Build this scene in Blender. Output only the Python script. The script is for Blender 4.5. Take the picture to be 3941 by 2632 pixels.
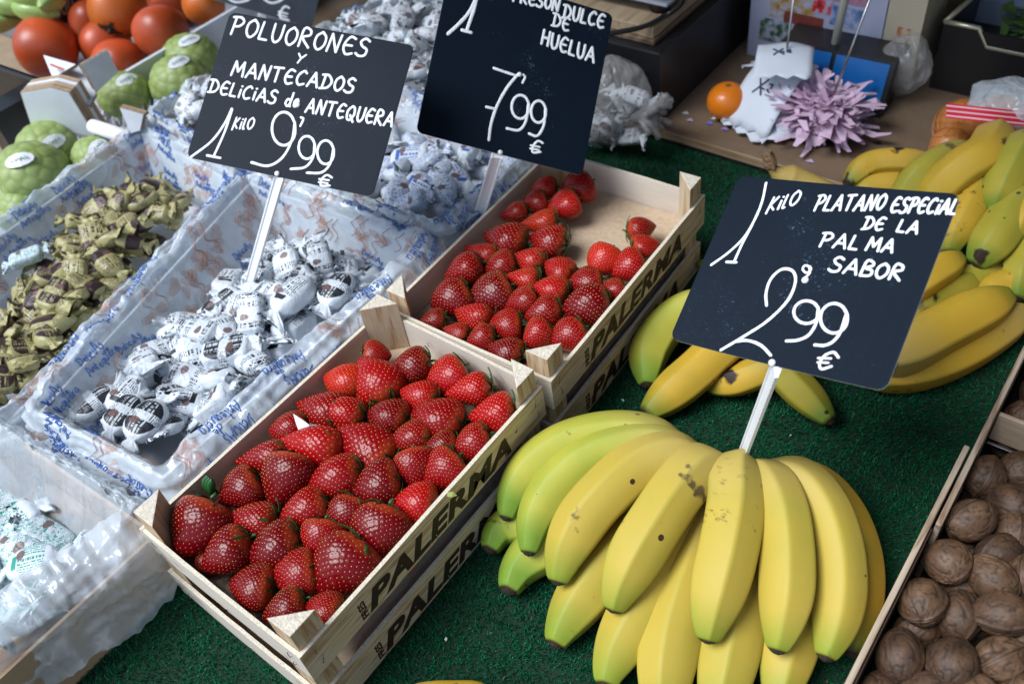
import bpy, bmesh, math, random
import numpy as np
from mathutils import Vector, Matrix, noise
for o in list(bpy.data.objects): bpy.data.objects.remove(o)
S = bpy.context.scene
COL = S.collection
rnd = random.Random(7)

# ------------------------------------------------------------------ camera
RM = np.array([[0.79184299, 0.59931777, -0.11748572],
               [-0.37361824, 0.62754517, 0.68307868],
               [0.48310879, -0.49699625, 0.72083329]])       # rows: right, up, back
CP = np.array([0.66040481, -0.1007861, 0.85962287])
FOC = 3410.8
cam = bpy.data.cameras.new('camera'); camo = bpy.data.objects.new('camera', cam); COL.objects.link(camo)
M4 = Matrix.Identity(4)
for i in range(3):
    for j in range(3): M4[j][i] = RM[i][j]
    M4[i][3] = CP[i]
camo.matrix_world = M4
cam.sensor_width = 36; cam.lens = FOC / 3941 * 36; cam.clip_start = .02; cam.clip_end = 500
cam.dof.use_dof = True; cam.dof.focus_distance = .90; cam.dof.aperture_fstop = 5.6
S.camera = camo

# ------------------------------------------------------------------ world, sun, exposure
w = bpy.data.worlds.new('World'); S.world = w; w.use_nodes = True
nt = w.node_tree; nt.nodes.clear()
sky = nt.nodes.new('ShaderNodeTexSky'); sky.sky_type = 'NISHITA'; sky.sun_disc = False
SUN_EL, SUN_AZ = math.radians(59), math.radians(214)     # azimuth measured from +Y clockwise: the open side of the stall
sky.sun_elevation = SUN_EL; sky.sun_rotation = SUN_AZ; sky.air_density = 1.1; sky.dust_density = 1.5
bg = nt.nodes.new('ShaderNodeBackground'); bg.inputs[1].default_value = .085
out = nt.nodes.new('ShaderNodeOutputWorld')
nt.links.new(sky.outputs[0], bg.inputs[0]); nt.links.new(bg.outputs[0], out.inputs[0])
sl = bpy.data.lights.new('sun', 'SUN'); sl.energy = 2.3; sl.angle = math.radians(32); sl.color = (.88, .94, 1)
so = bpy.data.objects.new('sun', sl); COL.objects.link(so)
sd = Vector((math.sin(SUN_AZ) * math.cos(SUN_EL), math.cos(SUN_AZ) * math.cos(SUN_EL), math.sin(SUN_EL)))
so.rotation_euler = sd.to_track_quat('Z', 'Y').to_euler()
S.view_settings.view_transform = 'Standard'; S.view_settings.look = 'None'
S.view_settings.exposure = 0.93; S.view_settings.gamma = 1; S.view_settings.use_curve_mapping = False
S.render.engine = 'CYCLES'
S.cycles.max_bounces = 10; S.cycles.transparent_max_bounces = 16
S.cycles.use_denoising = True

# ------------------------------------------------------------------ finding places: a point of the photograph meets a plane of the stall
KF = 3941 / 2348
def ray(px, py): return RM.T @ np.array([(px * KF - 1970.5) / FOC, -(py * KF - 1316) / FOC, -1])
def at(px, py, v=0., ax=2):
    d = ray(px, py); t = (v - CP[ax]) / d[ax]; return Vector(CP + t * d)
def proj(q):
    c = RM @ (np.array(q) - CP); return ((1970.5 + FOC * c[0] / -c[2]) / KF, (1316 - FOC * c[1] / -c[2]) / KF, -c[2])
def onplane(px, py, P0, n):
    d = Vector(ray(px, py)); C = Vector(CP); t = (P0 - C).dot(n) / d.dot(n); return C + d * t

# ------------------------------------------------------------------ tagging and mesh helpers
def tag(o, label=None, cat=None, group=None, kind=None):
    if label: o['label'] = label
    if cat: o['category'] = cat
    if group: o['group'] = group
    if kind: o['kind'] = kind
    return o
def empty(name, loc, label=None, cat=None, group=None):
    o = bpy.data.objects.new(name, None); COL.objects.link(o); o.location = loc; o.empty_display_size = .02
    return tag(o, label, cat, group)
def link(name, me, parent=None, color=None):
    o = bpy.data.objects.new(name, me); COL.objects.link(o)
    if parent is not None: o.parent = parent
    if color: o.color = tuple(color) + (1,)
    return o
def mesh(name, v, f, mats=None, smooth=False, attr=None, uv=None, mi=None):
    me = bpy.data.meshes.new(name)
    v = np.asarray(v, dtype=np.float32)
    me.from_pydata(v.tolist(), [], [tuple(int(i) for i in q) for q in f] if not isinstance(f, np.ndarray) else f.tolist())
    if mats:
        for m in (mats if isinstance(mats, (list, tuple)) else [mats]): me.materials.append(m)
    if smooth: me.polygons.foreach_set('use_smooth', [True] * len(me.polygons))
    if attr:
        for k, a in attr.items():
            at_ = me.attributes.new(k, 'FLOAT', 'POINT'); at_.data.foreach_set('value', np.asarray(a, dtype=np.float32))
    if uv is not None:
        l = me.uv_layers.new(name='UVMap'); li = np.empty(len(me.loops), dtype=np.int32); me.loops.foreach_get('vertex_index', li)
        l.data.foreach_set('uv', np.asarray(uv, dtype=np.float32)[li].ravel())
    if mi is not None: me.polygons.foreach_set('material_index', mi)
    me.update(); return me
def grid_faces(nu, nv, wrap=True):
    # nu around (wraps), nv along
    f = []
    m = nu if wrap else nu - 1
    for j in range(nv - 1):
        for i in range(m):
            a = j * nu + i; b = j * nu + (i + 1) % nu
            f.append((a, b, b + nu, a + nu))
    return f
class MB:
    def __init__(s): s.v = []; s.f = []; s.m = []
    def add(s, v, f, m=0):
        o = len(s.v); s.v += [tuple(q) for q in v]; s.f += [tuple(i + o for i in q) for q in f]; s.m += [m] * len(f)
    def box(s, a, b, m=0):
        (x0, y0, z0), (x1, y1, z1) = a, b
        s.add([(x0, y0, z0), (x1, y0, z0), (x1, y1, z0), (x0, y1, z0), (x0, y0, z1), (x1, y0, z1), (x1, y1, z1), (x0, y1, z1)],
              [(3, 2, 1, 0), (4, 5, 6, 7), (0, 1, 5, 4), (1, 2, 6, 5), (2, 3, 7, 6), (3, 0, 4, 7)], m)
    def tube(s, pts, r, sides=6, m=0, flat=None, n=None):
        pts = [Vector(p) for p in pts]; N = len(pts)
        rr = r if isinstance(r, (list, tuple)) else [r] * N
        vs = []; prev = None
        for i, p in enumerate(pts):
            t = (pts[min(i + 1, N - 1)] - pts[max(i - 1, 0)])
            if t.length < 1e-9: t = Vector((0, 0, 1))
            t.normalize()
            if n is not None: b = t.cross(n); b.normalize(); c = Vector(n)
            else:
                ref = prev if prev else (Vector((0, 0, 1)) if abs(t.z) < .9 else Vector((1, 0, 0)))
                b = t.cross(ref); b.normalize(); c = b.cross(t); prev = c
            fl = flat if flat else 1
            for k in range(sides):
                a = 2 * math.pi * k / sides
                vs.append(p + b * math.cos(a) * rr[i] + c * math.sin(a) * rr[i] * fl)
        f = []
        for i in range(N - 1):
            for k in range(sides):
                a = i * sides + k; b_ = i * sides + (k + 1) % sides
                f.append((a, b_, b_ + sides, a + sides))
        f.append(tuple(range(sides))[::-1]); f.append(tuple((N - 1) * sides + k for k in range(sides)))
        s.add(vs, f, m)
    def prism(s, poly, z0, z1, m=0):
        n = len(poly)
        s.add([(p[0], p[1], z0) for p in poly] + [(p[0], p[1], z1) for p in poly],
              [tuple(range(n))[::-1], tuple(range(n, 2 * n))] + [(i, (i + 1) % n, (i + 1) % n + n, i + n) for i in range(n)], m)
    def me(s, name, mats, smooth=False): return mesh(name, s.v, s.f, mats, smooth, mi=s.m)
    def obj(s, name, mats, parent=None, smooth=False): return link(name, s.me(name, mats, smooth), parent)
def slab(corners, t):
    """a thin sheet through four or more points, thickness t"""
    c = [Vector(p) for p in corners]; n = (c[1] - c[0]).cross(c[2] - c[0]).normalized() * t
    k = len(c); mb = MB()
    mb.add([p for p in c] + [p + n for p in c], [tuple(range(k))[::-1], tuple(range(k, 2 * k))] + [(i, (i + 1) % k, (i + 1) % k + k, i + k) for i in range(k)])
    return mb
def cat(pts, n=6):
    P = [Vector(p) for p in pts]
    if len(P) < 3: return P
    Q = [P[0] * 2 - P[1]] + P + [P[-1] * 2 - P[-2]]; o = []
    for i in range(1, len(Q) - 2):
        a, b, c, d = Q[i - 1:i + 3]
        for k in range(n):
            t = k / n
            o.append(.5 * ((2 * b) + (c - a) * t + (2 * a - 5 * b + 4 * c - d) * t * t + (3 * b - a - 3 * c + d) * t ** 3))
    return o + [P[-1]]
def nz(x, y, z=0.): return noise.noise(Vector((x, y, z)))
ORD = ['first', 'second', 'third', 'fourth', 'fifth', 'sixth', 'seventh', 'eighth', 'ninth', 'tenth', 'eleventh', 'twelfth', 'thirteenth', 'fourteenth', 'fifteenth', 'sixteenth', 'seventeenth', 'eighteenth', 'nineteenth', 'twentieth'] + ['%dth' % k for k in range(21, 60)]

# ------------------------------------------------------------------ materials
def nmat(name):
    m = bpy.data.materials.new(name); m.use_nodes = True; n = m.node_tree.nodes
    return m, m.node_tree, n['Principled BSDF']
def setp(p, **k):
    names = dict(col='Base Color', rough='Roughness', metal='Metallic', coat='Coat Weight', coatr='Coat Roughness', alpha='Alpha', trans='Transmission Weight', ior='IOR', sss='Subsurface Weight', spec='Specular IOR Level', sheen='Sheen Weight')
    for a, v in k.items():
        i = p.inputs[names[a]]
        i.default_value = (tuple(v) + (1,)) if a == 'col' else v
def simple(name, col, rough=.5, bump=0, bscale=60, var=0, vscale=20, **k):
    m, t, p = nmat(name); setp(p, col=col, rough=rough, **k)
    N, L = t.nodes, t.links; tc = N.new('ShaderNodeTexCoord')
    if bump:
        a = N.new('ShaderNodeTexNoise'); a.inputs['Scale'].default_value = bscale; a.inputs['Detail'].default_value = 5
        L.new(tc.outputs['Object'], a.inputs['Vector']); b = N.new('ShaderNodeBump'); b.inputs['Strength'].default_value = bump; b.inputs['Distance'].default_value = .002
        L.new(a.outputs[0], b.inputs['Height']); L.new(b.outputs[0], p.inputs['Normal'])
    if var:
        a = N.new('ShaderNodeTexNoise'); a.inputs['Scale'].default_value = vscale; a.inputs['Detail'].default_value = 6; a.inputs['Roughness'].default_value = .65
        L.new(tc.outputs['Object'], a.inputs['Vector']); r = N.new('ShaderNodeValToRGB')
        r.color_ramp.elements[0].position = .3; r.color_ramp.elements[1].position = .7
        r.color_ramp.elements[0].color = tuple(c * (1 - var) for c in col) + (1,); r.color_ramp.elements[1].color = tuple(min(1, c * (1 + var)) for c in col) + (1,)
        L.new(a.outputs[0], r.inputs[0]); L.new(r.outputs[0], p.inputs['Base Color'])
    return m
def ramp(N, stops):
    r = N.new('ShaderNodeValToRGB'); e = r.color_ramp.elements
    while len(e) < len(stops): e.new(.5)
    for q, (pos, c) in zip(e, stops): q.position = pos; q.color = tuple(c) + (1,)
    return r
def wood(name, a, b, c, axis=1, scale=1., rough=.62, rings=1.):
    """sawn softwood: long wavy grain along one axis, fine fibres, a few darker streaks"""
    m, t, p = nmat(name); N, L = t.nodes, t.links; setp(p, rough=rough)
    tc = N.new('ShaderNodeTexCoord'); mp = N.new('ShaderNodeMapping'); sc = [55 * scale] * 3; sc[axis] = 5 * scale; mp.inputs['Scale'].default_value = sc
    L.new(tc.outputs['Object'], mp.inputs[0])
    n1 = N.new('ShaderNodeTexNoise'); n1.inputs['Scale'].default_value = 1.1; n1.inputs['Detail'].default_value = 3; n1.inputs['Distortion'].default_value = .6; L.new(mp.outputs[0], n1.inputs[0])
    wv = N.new('ShaderNodeMath'); wv.operation = 'MULTIPLY'; wv.inputs[1].default_value = 22 * rings; L.new(n1.outputs[0], wv.inputs[0])
    sn = N.new('ShaderNodeMath'); sn.operation = 'SINE'; L.new(wv.outputs[0], sn.inputs[0])
    n2 = N.new('ShaderNodeTexNoise'); n2.inputs['Scale'].default_value = 9; n2.inputs['Detail'].default_value = 6; L.new(mp.outputs[0], n2.inputs[0])
    ad = N.new('ShaderNodeMath'); ad.operation = 'MULTIPLY_ADD'; L.new(sn.outputs[0], ad.inputs[0]); ad.inputs[1].default_value = .22; L.new(n2.outputs[0], ad.inputs[2])
    r = ramp(N, [(.2, a), (.55, b), (.83, c)]); L.new(ad.outputs[0], r.inputs[0]); L.new(r.outputs[0], p.inputs['Base Color'])
    bp = N.new('ShaderNodeBump'); bp.inputs['Strength'].default_value = .25; bp.inputs['Distance'].default_value = .0006; L.new(ad.outputs[0], bp.inputs['Height']); L.new(bp.outputs[0], p.inputs['Normal'])
    return m
PINE = wood('pine_board', (.70, .57, .41), (.62, .47, .31), (.42, .25, .13), 1)
VENEER = wood('pale_veneer', (.70, .62, .52), (.66, .57, .46), (.55, .43, .31), 0, .7, rings=.4)
VENEER_Y = wood('pale_veneer_long', (.66, .52, .40), (.62, .47, .35), (.50, .35, .25), 1, .7, rings=.4)
PLYEDGE = simple('cut_plywood_edge', (.66, .58, .45), .8, .6, 500, .18, 300)
POST = wood('post_wood', (.62, .49, .33), (.56, .41, .25), (.40, .22, .11), 2, .8)
ENDGRAIN = simple('sawn_end_grain', (.62, .55, .44), .85, .9, 350, .2, 220)
HARDBOARD = simple('hardboard_floor', (.50, .37, .25), .75, .3, 300, .14, 160)
STEEL = simple('staple_steel', (.45, .45, .46), .3, metal=1)
INK = simple('dark_brown_ink', (.030, .014, .008), .7, .2, 300, .3, 300)
def slate(name, col, rough, spec, dust):
    m, t, p = nmat(name); N, L = t.nodes, t.links; setp(p, rough=rough, spec=spec); tc = N.new('ShaderNodeTexCoord')
    a = N.new('ShaderNodeTexNoise'); a.inputs['Scale'].default_value = 16; a.inputs['Detail'].default_value = 8; a.inputs['Roughness'].default_value = .7; L.new(tc.outputs['Object'], a.inputs[0])
    v = N.new('ShaderNodeTexNoise'); v.inputs['Scale'].default_value = 420; L.new(tc.outputs['Object'], v.inputs[0]); g = N.new('ShaderNodeMath'); g.operation = 'MULTIPLY'; L.new(a.outputs[0], g.inputs[0]); L.new(v.outputs[0], g.inputs[1])
    r = ramp(N, [(.25, col), (.39, tuple(c * 1.35 for c in col)), (.455, dust)]); L.new(g.outputs[0], r.inputs[0]); L.new(r.outputs[0], p.inputs['Base Color']); return m
BLACKP = slate('black_slate_board', (.0045, .0095, .0175), .50, .09, (.05, .08, .12))
CHALK = simple('white_paint_pen', (.82, .84, .86), .6, .3, 500, .06, 300)
WHITEP = simple('white_plastic', (.78, .79, .80), .4, .05, 100, .04, 60)
KRAFT = simple('kraft_cardboard', (.42, .28, .17), .8, .25, 120, .10, 25)
KRAFTE = simple('torn_corrugated_edge', (.33, .24, .16), .9, 1.0, 260, .35, 200)
CARDW = simple('white_printed_cardboard', (.66, .69, .73), .6, .15, 40, .10, 14)
BLUEINK = simple('blue_ink', (.05, .15, .45), .5)
BROWNINK = simple('brown_ink', (.38, .17, .10), .55)
DARKP = simple('black_plastic', (.012, .012, .013), .35, .1, 80)
# ------------------------------------------------------------------ the stall top, ground
def structure(name, mb, mats): return tag(mb.obj(name, mats), kind='structure')
mb = MB(); mb.box((-40, -40, -1.02), (40, 40, -.95)); structure('pavement', mb, simple('pavement_stone', (.22, .21, .20), .85, .5, 12, .2, 5))
TURFM, t_, p_ = nmat('artificial_turf'); N, L = t_.nodes, t_.links
setp(p_, rough=.5, spec=.12)
ob_ = N.new('ShaderNodeTexCoord'); nn = N.new('ShaderNodeTexNoise'); nn.inputs['Scale'].default_value = 900; L.new(ob_.outputs['Object'], nn.inputs[0])
rr = ramp(N, [(.35, (.000, .028, .009)), (.55, (.000, .105, .036)), (.66, (.006, .20, .08)), (.74, (.25, .48, .36))]); L.new(nn.outputs[0], rr.inputs[0]); L.new(rr.outputs[0], p_.inputs['Base Color'])  # last ramp stop paints pale glints into the blade colour
TURFB = simple('turf_backing', (.001, .022, .009), .9, .4, 300)
mb = MB(); mb.box((-1.6, -.60, -.03), (2.0, .985, -.006)); structure('stall_board', mb, simple('stall_plywood', (.30, .22, .14), .8, .3, 60, .15, 20))
mb = MB(); mb.box((-.75, -.45, -.0055), (1.6, .9845, 0)); structure('turf_base', mb, TURFB)
def turf():
    g = np.random.default_rng(3); n = 330000
    x = g.uniform(-.12, .95, n); y = g.uniform(-.42, .982, n)
    keep = ~((x > .01) & (x < .225) & (y > .015) & (y < .72)) & ~((x < -.01) & (y > .02) & (y < .70)) & ~((x < -.02) & (y < .02)) & ~((x > .66) & (y > -.2))
    near = g.uniform(0, 1, n) < np.where(y > .7, .75, 1.)
    k = keep & near; x, y = x[k], y[k]; n = len(x)
    a = g.uniform(0, 2 * np.pi, n) ; h = g.uniform(.0028, .0062, n); ln = g.uniform(.2, 1.3, n) * h; wd = g.uniform(.00035, .0006, n)
    lean = a + 0.9 * np.sin(x * 23 + 3 * np.sin(y * 17)) 
    dx, dy = np.cos(lean) * ln, np.sin(lean) * ln; px, py = -np.sin(a) * wd, np.cos(a) * wd
    v = np.empty((n, 5, 3), np.float32)
    v[:, 0] = np.stack([x - px, y - py, 0 * x], 1); v[:, 1] = np.stack([x + px, y + py, 0 * x], 1)
    v[:, 2] = np.stack([x + px + dx * .35, y + py + dy * .35, h * .65], 1); v[:, 3] = np.stack([x - px + dx * .35, y - py + dy * .35, h * .65], 1)
    v[:, 4] = np.stack([x + dx, y + dy, h], 1)
    me = bpy.data.meshes.new('turf_grass'); me.vertices.add(n * 5); me.vertices.foreach_set('co', v.ravel())
    b = np.arange(n)[:, None] * 5; li = np.concatenate([b + 0, b + 1, b + 2, b + 3, b + 3, b + 2, b + 4], 1).ravel()
    me.loops.add(n * 7); me.loops.foreach_set('vertex_index', li.astype(np.int32)); me.polygons.add(n * 2)
    ls = (np.arange(n)[:, None] * 7 + np.array([0, 4])).ravel(); me.polygons.foreach_set('loop_start', ls.astype(np.int32)); me.polygons.foreach_set('loop_total', np.tile([4, 3], n).astype(np.int32))
    me.materials.append(TURFM); me.update(calc_edges=True); me.validate()
    o = link('turf_grass', me); tag(o, 'dark green artificial turf covering the stall board between the crates', 'artificial turf', kind='stuff')
turf()
# ------------------------------------------------------------------ strawberries
BERRY, t_, p_ = nmat('strawberry_skin'); N, L = t_.nodes, t_.links
setp(p_, rough=.26, coat=.10, coatr=.06, spec=.24)
oi = N.new('ShaderNodeObjectInfo'); tf = N.new('ShaderNodeAttribute'); tf.attribute_name = 'along'
dm = N.new('ShaderNodeAttribute'); dm.attribute_name = 'dimple'
ob_ = N.new('ShaderNodeTexCoord'); nn = N.new('ShaderNodeTexNoise'); nn.inputs['Scale'].default_value = 2.2; nn.inputs['Detail'].default_value = 3
L.new(ob_.outputs['Object'], nn.inputs[0])
# paler, orange shoulders near the stalk, full red at the body
mt = N.new('ShaderNodeMath'); mt.operation = 'MULTIPLY_ADD'; mt.inputs[1].default_value = .25; L.new(nn.outputs[0], mt.inputs[0]); L.new(tf.outputs['Fac'], mt.inputs[2])
rs = ramp(N, [(.10, (.75, .45, .16)), (.19, (.75, .12, .03)), (.32, (1, 1, 1))]); L.new(mt.outputs[0], rs.inputs[0])
rs.color_ramp.elements[0].color = (1, 1, 1, 1); rs.color_ramp.elements[1].color = (.6, .6, .6, 1); rs.color_ramp.elements[2].color = (0, 0, 0, 1)
mx = N.new('ShaderNodeMix'); mx.data_type = 'RGBA'; L.new(rs.outputs[0], mx.inputs[0]); L.new(oi.outputs['Color'], mx.inputs[6]); mx.inputs[7].default_value = (.46, .060, .018, 1)
m2 = N.new('ShaderNodeMix'); m2.data_type = 'RGBA'; m2.blend_type = 'MULTIPLY'; L.new(dm.outputs['Fac'], m2.inputs[0]); L.new(mx.outputs[2], m2.inputs[6]); m2.inputs[7].default_value = (.92, .85, .8, 1)
L.new(m2.outputs[2], p_.inputs['Base Color'])
SEED = simple('strawberry_seed', (.72, .38, .08), .35)
LEAF = simple('strawberry_leaf', (.035, .115, .030), .45, .3, 8, .35, 5)
FIB = math.pi * (3 - math.sqrt(5))
def berry(seed, L=1., rmax=.36, p=.62, q=.42, flat=.88):
    g = random.Random(seed); nu, nv = 116, 88
    ts = .5 - .5 * np.cos(np.linspace(0.0, 1.0, nv) * np.pi); tm = q / (p + q); k = rmax / (tm ** q * (1 - tm) ** p)
    prof = lambda t: k * np.maximum(t, 0) ** q * np.maximum(1 - t, 0) ** p
    lump = lambda t, a: 1 + .05 * nz(math.cos(a) * 1.1 + seed * 7, math.sin(a) * 1.1, t * 2.2) + .035 * math.sin(2 * a + seed)
    dens = np.linspace(0, 1, 400); rr = prof(dens) + .02; cum = np.cumsum(rr); cum /= cum[-1]
    n = int(300 * (rmax / .36)); seeds = []
    for i in range(n):
        t = float(np.interp((i + .5) / n, cum, dens)); a = (i * FIB + g.uniform(-.05, .05)) % (2 * math.pi)
        if t > .06: seeds.append((min(t, .985), a))
    ax = lambda t: np.array([0, .04 * math.sin(t * 3 + seed), .02 * math.cos(t * 2 + seed)])
    def P(t, a, off=0.):
        r = float(prof(t)) * lump(t, a) + off; c = ax(t); return np.array([t, c[1] + r * math.cos(a), c[2] + r * math.sin(a) * flat])
    A = np.arange(nu) * 2 * np.pi / nu
    v = np.array([P(t, a) for t in ts for a in A])
    sp = np.array([P(t, a) for t, a in seeds]); depth = np.zeros(len(v)); 
    for s_ in range(0, len(v), 1024):
        d = np.linalg.norm(v[s_:s_ + 1024, None] - sp[None], axis=2).min(1); depth[s_:s_ + 1024] = np.exp(-(d / .020) ** 2)
    cen = np.array([ax(t) + [t, 0, 0] for t in ts for a in A]); nr = v - cen; ln = np.linalg.norm(nr, axis=1, keepdims=True) + 1e-6; nr /= ln
    v2 = v - nr * depth[:, None] * .014 * np.minimum(1, ln / .08)
    v2[:, 0] -= .5
    f = grid_faces(nu, nv) + [tuple(range(nu))[::-1], tuple(range((nv - 1) * nu, nv * nu))]
    body = mesh('strawberry', v2, f, BERRY, True, attr=dict(along=np.repeat(ts, nu), dimple=depth))
    mb = MB()
    for t, a in seeds:
        c = P(t, a, -.010); c2 = P(min(t + .02, .999), a, -.010); n_ = P(t, a, .02) - c; n_ = Vector(n_).normalized(); T = Vector(c2 - c).normalized(); B = T.cross(n_)
        c = Vector(c); c.x -= .5
        mb.add([c + T * .0135, c + B * .0072, c - T * .0135, c - B * .0072, c + n_ * .008], [(0, 1, 4), (1, 2, 4), (2, 3, 4), (3, 0, 4)])
    return body, mb.me('seeds', SEED, True)
def calyx_mesh(seed, r=.36):
    g = random.Random(seed); mb = MB(); n = g.choice((7, 8, 9))
    for i in range(n):
        a = 2 * math.pi * i / n + g.uniform(-.15, .15); Lf = r * g.uniform(.7, 1.15); w_ = r * .25; curl = g.uniform(-.25, .5)
        rows = []
        for j in range(6):
            s = j / 5; rad = .04 + Lf * s; ww = w_ * math.sin(math.pi * (s * .85 + .15)) ** .8 if s < 1 else .01
            x = -.47 + .12 * s * s * (1 - curl * 2.2) - .04 * math.sin(s * 3)
            for k in (-1, 0, 1):
                aa = a + k * ww / max(rad, .06) * .6; rows.append((x - .03 * abs(k) * (1 if curl > 0 else -1), rad * math.cos(aa), rad * math.sin(aa)))
        mb.add(rows, [(j * 3 + k, j * 3 + k + 1, j * 3 + k + 4, j * 3 + k + 3) for j in range(5) for k in range(2)])
    mb.tube([(-.47, 0, 0), (-.56, .01, .02), (-.63, .05, .03)], .028, 6)
    return mb.me('calyx', LEAF, True)
BV = dict(c=[berry(1, rmax=.36, p=.98, q=.38), berry(2, rmax=.365, p=.86, q=.34), berry(3, rmax=.36, p=1.08, q=.40)],
          r=[berry(4, rmax=.43, p=.84, q=.40), berry(5, rmax=.44, p=.74, q=.36), berry(6, rmax=.42, p=.90, q=.42)],
          w=[berry(7, rmax=.48, p=.80, q=.32, flat=.82), berry(8, rmax=.46, p=.74, q=.36, flat=.85)])
BR = dict(c=.345, r=.410, w=.45)
CX = [calyx_mesh(s) for s in range(4)]
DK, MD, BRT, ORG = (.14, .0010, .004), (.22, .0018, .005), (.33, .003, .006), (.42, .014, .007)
berries = []
def put_berry(tx, ty, sx, sy, wd, z, col, shape=None, crate='front', leaf=None):
    cx, cy = (tx + sx) / 2, (ty + sy) / 2; C = at(cx, cy, z); dep = proj(C)[2]
    g = at(tx, ty, z) - at(sx, sy, z); g.normalize()
    n = Vector(RM[2]); s_ = onplane(tx, ty, C, n) - onplane(sx, sy, C, n); s_.normalize()
    lp = math.hypot(tx - sx, ty - sy); d = (g * .55 + s_ * .45).normalized()
    a, b = proj(C + d * .01), proj(C - d * .01); pl = math.hypot(a[0] - b[0], a[1] - b[1]) / .02
    Lm = lp / pl; Wm = wd * KF * dep / FOC * 1.33; lp *= 1.30; Lm = max(min(Lm, Wm * 1.75), Wm * .98)
    ratio = Wm / Lm
    if shape is None: shape = 'c' if ratio < .84 else ('r' if ratio < .985 else 'w')
    # nothing pokes through the boards
    ca, oy_, ox_ = (1., 0., 0.) if crate == 'front' else (math.cos(.036), .3675, .0046); sa = 0. if crate == 'front' else math.sin(.036)
    lx, ly = (C.x - ox_) * ca + (C.y - oy_) * sa, -(C.x - ox_) * sa + (C.y - oy_) * ca; hx = max(Wm / 2, abs(d.x) * Lm * .5) * 1.0 + .007; hy = max(Wm / 2, abs(d.y) * Lm * .5) * .86 + .006
    lx = min(max(lx, hx), .24 - hx); ly = min(max(ly, hy), .3665 - hy); C = Vector((ox_ + lx * ca - ly * sa, oy_ + lx * sa + ly * ca, C.z))
    i = len(berries); body, sd_ = rnd.choice(BV[shape])
    o = link('strawberry', body, None, [c * rnd.uniform(.88, 1.1) for c in col])
    zax = d; up = Vector((0, 0, 1)); yax = up.cross(zax).normalized(); u2 = zax.cross(yax)
    R3 = Matrix((zax, yax, u2)).transposed().to_4x4() @ Matrix.Rotation(rnd.uniform(0, 6.28) if shape == 'c' else rnd.uniform(-.5, .5), 4, 'X')
    sr = Wm / 2 / BR[shape]
    o.matrix_world = Matrix.Translation(C) @ R3 @ Matrix.Diagonal((Lm, sr, sr, 1))
    se_ = link('seeds', sd_, o); se_['kind'] = 'stuff'
    if Wm < .040: se_.scale = (1.012, 1.02, 1.02)
    link('calyx', rnd.choice(CX), o)
    berries.append(dict(o=o, x=C.x, y=C.y, w=Wm, L=Lm, col=col, crate=crate, shape=shape))
# tip x,y  stalk x,y  width, colour   (front crate)
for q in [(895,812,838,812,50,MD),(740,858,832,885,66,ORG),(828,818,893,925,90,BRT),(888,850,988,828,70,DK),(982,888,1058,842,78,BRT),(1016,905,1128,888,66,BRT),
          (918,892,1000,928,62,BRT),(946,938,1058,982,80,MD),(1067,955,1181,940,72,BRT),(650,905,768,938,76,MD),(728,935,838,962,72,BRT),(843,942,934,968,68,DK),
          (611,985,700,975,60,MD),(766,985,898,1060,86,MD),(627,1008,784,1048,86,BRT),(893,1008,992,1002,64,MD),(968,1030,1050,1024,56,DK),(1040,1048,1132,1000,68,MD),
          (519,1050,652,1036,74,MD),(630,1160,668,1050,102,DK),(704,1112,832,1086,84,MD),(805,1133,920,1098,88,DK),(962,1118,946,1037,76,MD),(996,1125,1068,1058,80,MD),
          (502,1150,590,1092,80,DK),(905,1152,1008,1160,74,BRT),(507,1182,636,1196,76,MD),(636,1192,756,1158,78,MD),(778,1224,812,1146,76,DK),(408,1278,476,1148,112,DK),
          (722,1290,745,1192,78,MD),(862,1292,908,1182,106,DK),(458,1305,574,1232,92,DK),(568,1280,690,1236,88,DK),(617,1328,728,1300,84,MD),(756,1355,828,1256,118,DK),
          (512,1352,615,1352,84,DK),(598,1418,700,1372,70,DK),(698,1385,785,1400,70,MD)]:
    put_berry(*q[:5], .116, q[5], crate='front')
for q in [(1290,445,1350,416,60,BRT),(1215,437,1277,430,42,BRT),(1197,472,1250,458,48,MD),(1258,486,1318,458,60,BRT),(1143,496,1210,484,44,MD),(1190,512,1278,508,46,ORG),
          (1107,535,1208,562,74,MD),(1212,540,1299,562,68,MD),(1051,558,1125,592,46,BRT),(1171,583,1250,606,50,BRT),(1016,642,1105,606,70,MD),(1109,620,1182,604,54,MD),
          (1248,600,1315,634,60,BRT),(1152,634,1236,646,52,BRT),(1360,630,1400,570,62,ORG),(1506,520,1437,530,50,MD),(1515,556,1450,572,50,BRT),(1410,632,1482,598,58,BRT),
          (1076,695,1165,656,80,DK),(1221,655,1302,678,56,BRT),(1301,655,1380,640,60,MD),(990,706,1076,668,74,DK),(1156,706,1226,682,62,MD),(1374,680,1430,656,48,MD),
          (1043,706,1122,746,58,BRT),(1286,712,1400,698,84,DK),(1200,728,1287,712,58,MD),(956,737,1022,734,40,DK),(1120,748,1195,742,60,MD),(1011,755,1070,776,40,MD),
          (1198,792,1264,752,56,BRT),(1278,795,1350,756,66,MD),(1067,788,1136,772,52,MD),(1116,790,1198,816,60,DK)]:
    put_berry(*q[:5], .116, q[5], crate='rear')
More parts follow.
